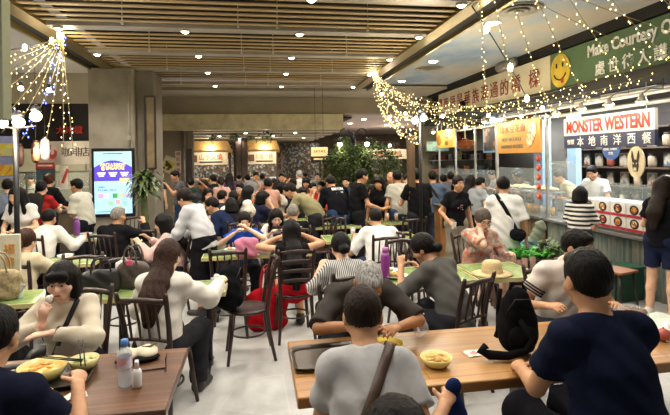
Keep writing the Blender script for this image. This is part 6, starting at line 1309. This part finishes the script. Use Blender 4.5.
def water_bottle(x, y, z, label, c='#cfe0ee', capc='#4a7ac0', h=.21, r0=.033, alpha=.38, lab='#d9a9b4'):
    r = empty('water_bottle', (x, y, z), 0, label, 'bottle'); MB().lathe([(r0 * .9, 0), (r0, .01), (r0, h * .3), (r0 * .93, h * .34), (r0, h * .38), (r0, h * .68), (r0 * .5, h * .84), (r0 * .42, h * .88)], 18).build('bottle_body', glass(c, alpha, .08), r)
    MB().lathe([(r0 * .5, h * .87), (r0 * .52, h * .89), (r0 * .5, h), (.004, h + .001)], 16).build('cap', mat(capc, .4), r)
    if lab: MB().lathe([(r0 * 1.02, h * .40), (r0 * 1.02, h * .64)], 18, cap=False).build('wrap_label', patches([lab, '#dcd6e0', lab, '#a9b8d8'], 40, .4), r)
    return r
water_bottle(-.655, 2.53, .751, 'clear water bottle with blue cap and pink label on the dark wooden table', h=.225, r0=.035)
r = empty('spray_bottle', (-.592, 2.50, .751), 0, 'small white spray bottle beside the blue capped water bottle', 'bottle'); MB().lathe([(.021, 0), (.0225, .005), (.0225, .075), (.012, .09)], 16).build('bottle_body', mat('#dedede', .35), r); MB().lathe([(.011, .09), (.011, .115), (.009, .13)], 14).box((0, -.008, .122), (.012, .022, .012)).build('nozzle', mat('#e6e6e6', .3), r)
r = empty('pouch', (-.67, 2.86, .751), .25, 'cream canvas pouch lying on the dark wooden table before the chair back', 'pouch'); blob('pouch_body', [ell(V3(sx, 0, .03), V3(.06, .075, .028), None, .03) for sx in (-.05, .05)], .007, cloth('#c4bba4'), r, fold(.004)); blob('black_lining', [ell(V3(0, -.045, .016), V3(.12, .05, .016), None, .02)], .007, cloth('#1b1a1a'), r, fold(.003)); MB().tube([(.02, .0, .06), (.06, -.01, .06), (.1, .03, .06)], .006, 6).build('zip_pull', mat('#6a5a3a', .4, .4), r)
r = empty('phone_stand', (-.56, 2.68, .751), .1, 'thin black wire stand on the dark wooden table', 'stand'); MB().tube([(-.08, 0, .004), (.07, 0, .004), (.07, .0, .05), (.072, .05, .06)], .004, 6).build('wire', IRON, r); MB().tube([(.07, -.04, .004), (.07, .04, .004)], .004, 6).build('foot', IRON, r)
# ---------------------------------------------------------------- on and by the green tables
r = empty('straw_hat', (2.15, 4.22, .752), .1, 'straw hat with round crown lying on the green table', 'hat'); ST = noisy([(.3, '#b79a6a'), (.6, '#d2b98a'), (.8, '#dfcba0')], 60, .8, stretch=(1, 1, 3), bmp=.4)
MB().lathe([(.185, .004), (.188, .010), (.13, .014), (.098, .022), (.094, .07), (.088, .105), (.07, .125), (.03, .130), (.001, .128)], 32, cap=False, sy=.92).build('straw_body', ST, r); MB().lathe([(.0995, .024), (.0975, .048)], 32, cap=False, sy=.92).build('hat_band', mat('#c9b48a', .7), r)
def handbag(x, y, z, rz, label, c, w=.3, d=.14, h=.22, handle=True, name='handbag', m=None, hc=None):
    r = empty(name, (x, y, z), rz, label, 'bag'); mm = m or mat(c, .45, 0, .12, 12, .15)
    blob('bag_body', [cone((-w * .32, 0, h * .2), (w * .32, 0, h * .2), h * .22, h * .22, V3(0, 1, 0), d / h * 1.1, .06), cone((-w * .26, 0, h * .62), (w * .26, 0, h * .62), h * .3, h * .3, V3(0, 1, 0), d / h * .8, .06), cutplane((0, 0, .003), (0, 0, -1))], .009, mm, r, fold(.005))
    if handle:
        for s in (-1, 1): MB().tube([(-w * .22, s * d * .25, h * .85)] + [(w * .22 * math.cos(q) , s * d * .3, h * .9 + h * .5 * math.sin(q)) for q in [PI - PI * k / 8 for k in range(9)]] + [(w * .22, s * d * .25, h * .85)], .008, 6).build('handle', mat(hc or c, .5), r)
    return r
handbag(-1.30, 4.33, .752, .3, 'black leather handbag with handles on the green marble table at the left', '#151516', .34, .17, .22)
handbag(-1.06, 4.42, .752, -.4, 'grey brown soft bag with pink tag beside the black handbag', '#4a403c', .28, .16, .27)
tag(MB().box((0, 0, 0), (.05, .012, .04), bev=.005).tube([(0, 0, .02), (0, 0, .06)], .003, 5).build('luggage_tag', mat('#c44a68', .5), None, (-1.07, 4.32, 1.0)), 'pink tag hanging on the grey brown bag', 'tag')
sheet('paper_sheet', -1.45, 4.53, .752, .24, .14, .5, mat('#cfcabb', .8), 'cream paper sheet behind the black handbag', 'paper', .02, .0)
r = empty('plastic_bag', (-1.22, 4.53, .752), .2, 'white plastic bag behind the black handbag', 'bag'); blob('bag_body', [ell(V3(0, 0, .08), V3(.12, .06, .09), None, .03), ell(V3(.04, 0, .17), V3(.05, .03, .07), None, .03)], .009, cloth('#cfccc4'), r, fold(.009)); MB().tube([(.02, 0, .22), (.05, 0, .27), (.08, 0, .22)], .006, 5).build('handle', cloth('#cfccc4'), r)
r = handbag(-2.06, 4.30, .752, .2, 'woven straw tote bag at the left end of the green table', '#a89878', .3, .2, .27, name='straw_tote', m=noisy([(.3, '#7d6c50'), (.6, '#a3926f'), (.8, '#b9a986')], 45, .85, bmp=.5), hc='#8a7858')
r = empty('menu_board', (-2.17, 4.52, .752), .05, 'cream menu board with orange letters standing behind the straw tote', 'sign'); MB().box((0, 0, .25), (.34, .03, .5), bev=.004).build('board', mat('#c6bea8', .6), r)
for k in range(3): lettering('福建面'[k], .09, mat('#c98a3a', .5), r, wallT(.09, -.017, .38 - .11 * k, '-y'), 'character')
MB().box((0, .07, .02), (.3, .16, .03)).build('stand', mat('#8a7f6a', .6), r)
water_bottle(-1.93, 4.34, .752, 'small water bottle with blue cap on the green table beside straw tote', h=.16, r0=.028, lab='#5a7ac0')
water_bottle(-1.50, 4.22, .752, 'slim pale blue bottle at the right end of the handbag table', '#bfe0f0', '#9cc8e0', .15, .02, .6, None)
backpack(-.26, 4.60, .47, 1.5, 'black backpack resting on a chair right of the long-haired woman', .30, .20, .44, '#121214', False)
r = empty('tissue_box', (-.36, 4.42, .752), .2, 'clear plastic box with tissues at the green table corner', 'box'); MB().box((0, 0, .03), (.1, .07, .06), bev=.006).build('box_body', glass('#dfe6ea', .45), r); blob('tissue', [ell(V3(0, 0, .065), V3(.03, .012, .025))], .007, WP, r, fold(.004))
handbag(.10, 5.32, .0, .1, 'bright red fabric bag standing on the floor left of the ladder back chair', '#a3141e', .34, .22, .50, True, 'tote_bag', cloth('#a8141f'))
handbag(-.12, 5.60, .752, .0, 'fluffy pink bag on the near edge of the green table', '#c97a92', .26, .18, .24, False, 'plush_bag', cloth('#c87c94'))
blob_ = empty('plastic_bag', (.08, 5.68, .752), .2, 'white plastic bag with food beside the fluffy pink bag', 'bag'); blob('bag_body', [ell(V3(0, 0, .06), V3(.09, .07, .06), None, .03), ell(V3(.03, 0, .12), V3(.03, .02, .05), None, .03)], .009, cloth('#d6d3cc'), blob_, fold(.008)); MB().tube([(.01, 0, .15), (.03, 0, .19), (.06, 0, .15)], .006, 5).build('handle', cloth('#d6d3cc'), blob_)
tray(-.42, 5.86, .752, .1, 'green tray on the table corner before the bright blue top woman', '#3f5a40', .3, .22)
plate(-.30, 6.02, .752, .1, 'white plate with rice before the bright blue top woman', '#dcd8cf', ['#d8cfae', '#b98a50', '#c9c2b0'])
for k, (x, y, lb) in enumerate(((1.25, 4.30, 'green edged plate of noodles under the hands of charcoal shirt woman'), (1.22, 4.52, 'oval plate with greens beyond the charcoal shirt woman'), (1.22, 7.95, 'wide dish with food on the small mid hall table'), (.1, 8.72, 'white plate under the hand of the olive shirt man'))): plate(x, y, .752, .11 + .03 * (k == 2), lb, '#d5d2c4', ['#9aa05a', '#c9b06a', '#b98a48', '#6f7f3a'])
def glass_tea(x, y, lb, c='#b5622a'):
    r = empty('drinking_glass', (x, y, .752), 0, lb, 'glass', None); MB().lathe([(.026, 0), (.036, .15), (.033, .15), (.024, .01)], 16).build('tumbler', glass('#e8ecec', .25), r); MB().lathe([(.024, .006), (.032, .12), (.001, .121)], 16).build('iced_tea', mat(c, .2), r)
glass_tea(2.20, 8.05, 'glass of orange iced tea, left one of the two'); glass_tea(2.36, 8.05, 'glass of orange iced tea, right one of the two', '#c07a3a')
glass_tea(1.30, 6.55, 'clear glass with milky drink left of the seated white T-shirt man', '#b9aa98')
r = empty('thermos_flask', (1.15, 4.30, .752), 0, 'magenta purple flask on the green table left of the charcoal shirt woman', 'bottle'); MB().lathe([(.038, 0), (.041, .01), (.041, .20), (.028, .235)], 16).build('flask_body', mat('#8a3588', .3), r); MB().lathe([(.028, .235), (.03, .28), (.004, .285)], 14).build('cap', mat('#b96ab0', .4), r)
r = empty('thermos_flask', (-2.72, 7.95, .752), 0, 'purple flask on the table behind the hunched man in white shirt', 'bottle'); MB().lathe([(.045, 0), (.046, .01), (.046, .19), (.03, .23)], 16).build('flask_body', mat('#7a3f8c', .3), r); MB().lathe([(.03, .23), (.032, .27), (.004, .275)], 14).build('cap', mat('#a070b0', .4), r)
tag(blob('draped_cloth', [cone((0, 0, .05), (.12, .02, .02), .05, .06, V3(0, 0, 1), .5, .03), cone((.12, .02, .02), (.22, -.04, .0), .06, .03, V3(0, 0, 1), .5, .03)], .009, cloth('#c3b4c4'), None, fold(.006)), 'pale lilac cloth on the chair seat before the white polo man', 'cloth').location = (2.2, 3.78, .50)
w_ = to_world(heart, heart['arms'][1][3]); tag(MB().box((0, 0, 0), (.07, .008, .10), bev=.003).build('paper_slip', WP, None, (w_.x, w_.y - .03, w_.z + .02), (.2, 0, .2)), 'white paper slip in the hand of heart T-shirt woman', 'paper')
w_ = to_world(cross, cross['arms'][-1][3]); r = empty('mobile_phone', (w_.x, w_.y, w_.z + .06), -.4, 'dark mobile phone held up by the loose white T-shirt man', 'phone', rot=(-.3, 0, -.4)); MB().box((0, 0, 0), (.075, .009, .15), bev=.004).build('case', mat('#2a2622', .4), r); MB().box((0, -.0052, 0), (.066, .002, .138)).build('screen', glow('#c8b89a', .5, False), r)
# ---------------------------------------------------------------- planter, blue drum, bins by the counters
r = empty('log_planter', (3.27, 5.45, 0), -.12, 'low planter edged with wooden logs and filled with bright green plants', 'planter'); LG = noisy([(.3, '#5b4438'), (.6, '#8a6a58'), (.8, '#a58472')], 8, .7, stretch=(2, 2, .5))
n_ = 0
for k in range(34):
    a = 2 * PI * k / 34; cx = math.copysign(abs(math.cos(a)) ** .6, math.cos(a)) * .42; cy = math.copysign(abs(math.sin(a)) ** .6, math.sin(a)) * .30
    MB().tube([(cx, cy, 0), (cx, cy, .66 + .02 * math.sin(k * 2.1))], .035, 8).build('log', LG, r)
MB().prism([(math.copysign(abs(math.cos(q)) ** .6, math.cos(q)) * .41, math.copysign(abs(math.sin(q)) ** .6, math.sin(q)) * .29) for q in [2 * PI * k / 28 for k in range(28)]], .02, .63).build('soil', mat('#3a2c22', .9), r)
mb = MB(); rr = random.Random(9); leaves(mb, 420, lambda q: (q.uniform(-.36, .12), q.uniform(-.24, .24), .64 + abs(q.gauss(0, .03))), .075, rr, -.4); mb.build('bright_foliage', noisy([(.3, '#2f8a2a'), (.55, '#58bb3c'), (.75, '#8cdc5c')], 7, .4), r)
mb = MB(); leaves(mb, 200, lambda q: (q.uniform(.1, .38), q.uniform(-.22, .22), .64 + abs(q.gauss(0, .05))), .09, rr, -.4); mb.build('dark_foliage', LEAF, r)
r = empty('blue_drum', (3.72, 6.3, 0), 0, 'pale blue plastic drum beside the noodle counter', 'drum'); MB().lathe([(.14, 0), (.165, .05), (.17, .35), (.165, .40), (.175, .66), (.18, .68), (.16, .67), (.15, .1)], 24).build('drum_body', mat('#6f8fa2', .4), r); MB().lathe([(.17, .38), (.18, .40), (.17, .42)], 24, cap=False).build('hoop', mat('#6a8aa0', .4), r)
r = empty('sack', (3.76, 6.28, .46), 0, 'grey green sack leaning out of the blue drum', 'sack'); blob('sack_body', [cone((0, 0, .0), (.10, -.06, .30), .10, .085, k=.03), ell(V3(.13, -.08, .40), V3(.08, .07, .09), None, .05)], .01, cloth('#77806c'), r, fold(.006)); MB().tube([(.07, -.045, .20), (.14, -.09, .21)], .03, 8).build('tie', cloth('#5a6252'), r)
for k, (x, y, c, lb) in enumerate(((2.98, 7.5, '#9a6a3a', 'tall orange wood bin post left of heart T-shirt woman'), (3.3, 7.6, '#5a4a3a', 'dark wooden tray return stand right of heart T-shirt woman'))):
    r = empty('wooden_bin', (x, y, 0), 0, lb, 'bin'); MB().box((0, 0, .52), (.2 if k == 0 else .34, .25, 1.04), bev=.01).build('cabinet', mat(c, .5, 0, .12, 4), r); MB().box((0, 0, 1.06), (.24 if k == 0 else .38, .29, .04), bev=.008).build('top', mat('#3a2e24', .5), r); MB().box((0, -.13, .8), (.12, .01, .18)).build('flap', mat('#2a241e', .5), r)
r = empty('storage_crate', (4.62, 5.55, 0), .1, 'dark green crate before the corrugated counter beside the stool', 'crate'); MB().box((0, 0, .2), (.36, .3, .4), bev=.01).build('crate_body', mat('#1f4a3a', .5), r); MB().box((0, 0, .41), (.39, .33, .03), bev=.006).build('lid', mat('#2a5a48', .5), r)

# ---------------------------------------------------------------- crockery on the tables further back
for k, (kind, x, y, lb, c) in enumerate((('b', -2.15, 5.92, 'white soup bowl on the table before the woman with hair bun', '#d8d5cc'), ('g', -2.55, 5.95, 'glass of dark drink on the table before the woman with hair bun', '#4a2a1a'), ('p', -1.95, 7.72, 'white plate before the grey haired man in black jacket', '#d8d5cc'), ('b', -2.5, 7.68, 'blue rimmed bowl before the hunched man in white shirt', '#8fa6c0'),
    ('p', 1.75, 6.62, 'white plate before the seated white T-shirt man', '#d8d5cc'), ('b', -1.0, 8.55, 'red bowl before the man in navy shirt', '#a8442e'), ('g', -.82, 8.62, 'glass of amber drink before the man in navy shirt', '#b56a2a'), ('p', .6, 8.72, 'blue rimmed plate right of the olive shirt man\'s hand', '#a9b8c8'), ('b', .32, 5.82, 'white bowl between red bag woman and the white top woman', '#d8d5cc'),
    ('g', .48, 5.98, 'glass of orange drink at the right end of the pink bag table', '#c47a2a'), ('b', 2.62, 8.2, 'brown bowl on the iced tea table', '#6a4a34'), ('p', 1.3, 9.55, 'white plate on the table before the black printed shirt man', '#d8d5cc'), ('b', 1.75, 9.6, 'yellow bowl on the table before the black printed shirt man', '#c9a83a'))):
    if kind == 'b': bowl(x, y, .752, .085, .06, lb, c, None, ['#b5853a', '#8a5a2a', '#c9b07a'])
    elif kind == 'p': plate(x, y, .752, .11, lb, c, ['#c9b06a', '#8a6a3a', '#a9a86a'])
    else: glass_tea(x, y, lb, c)
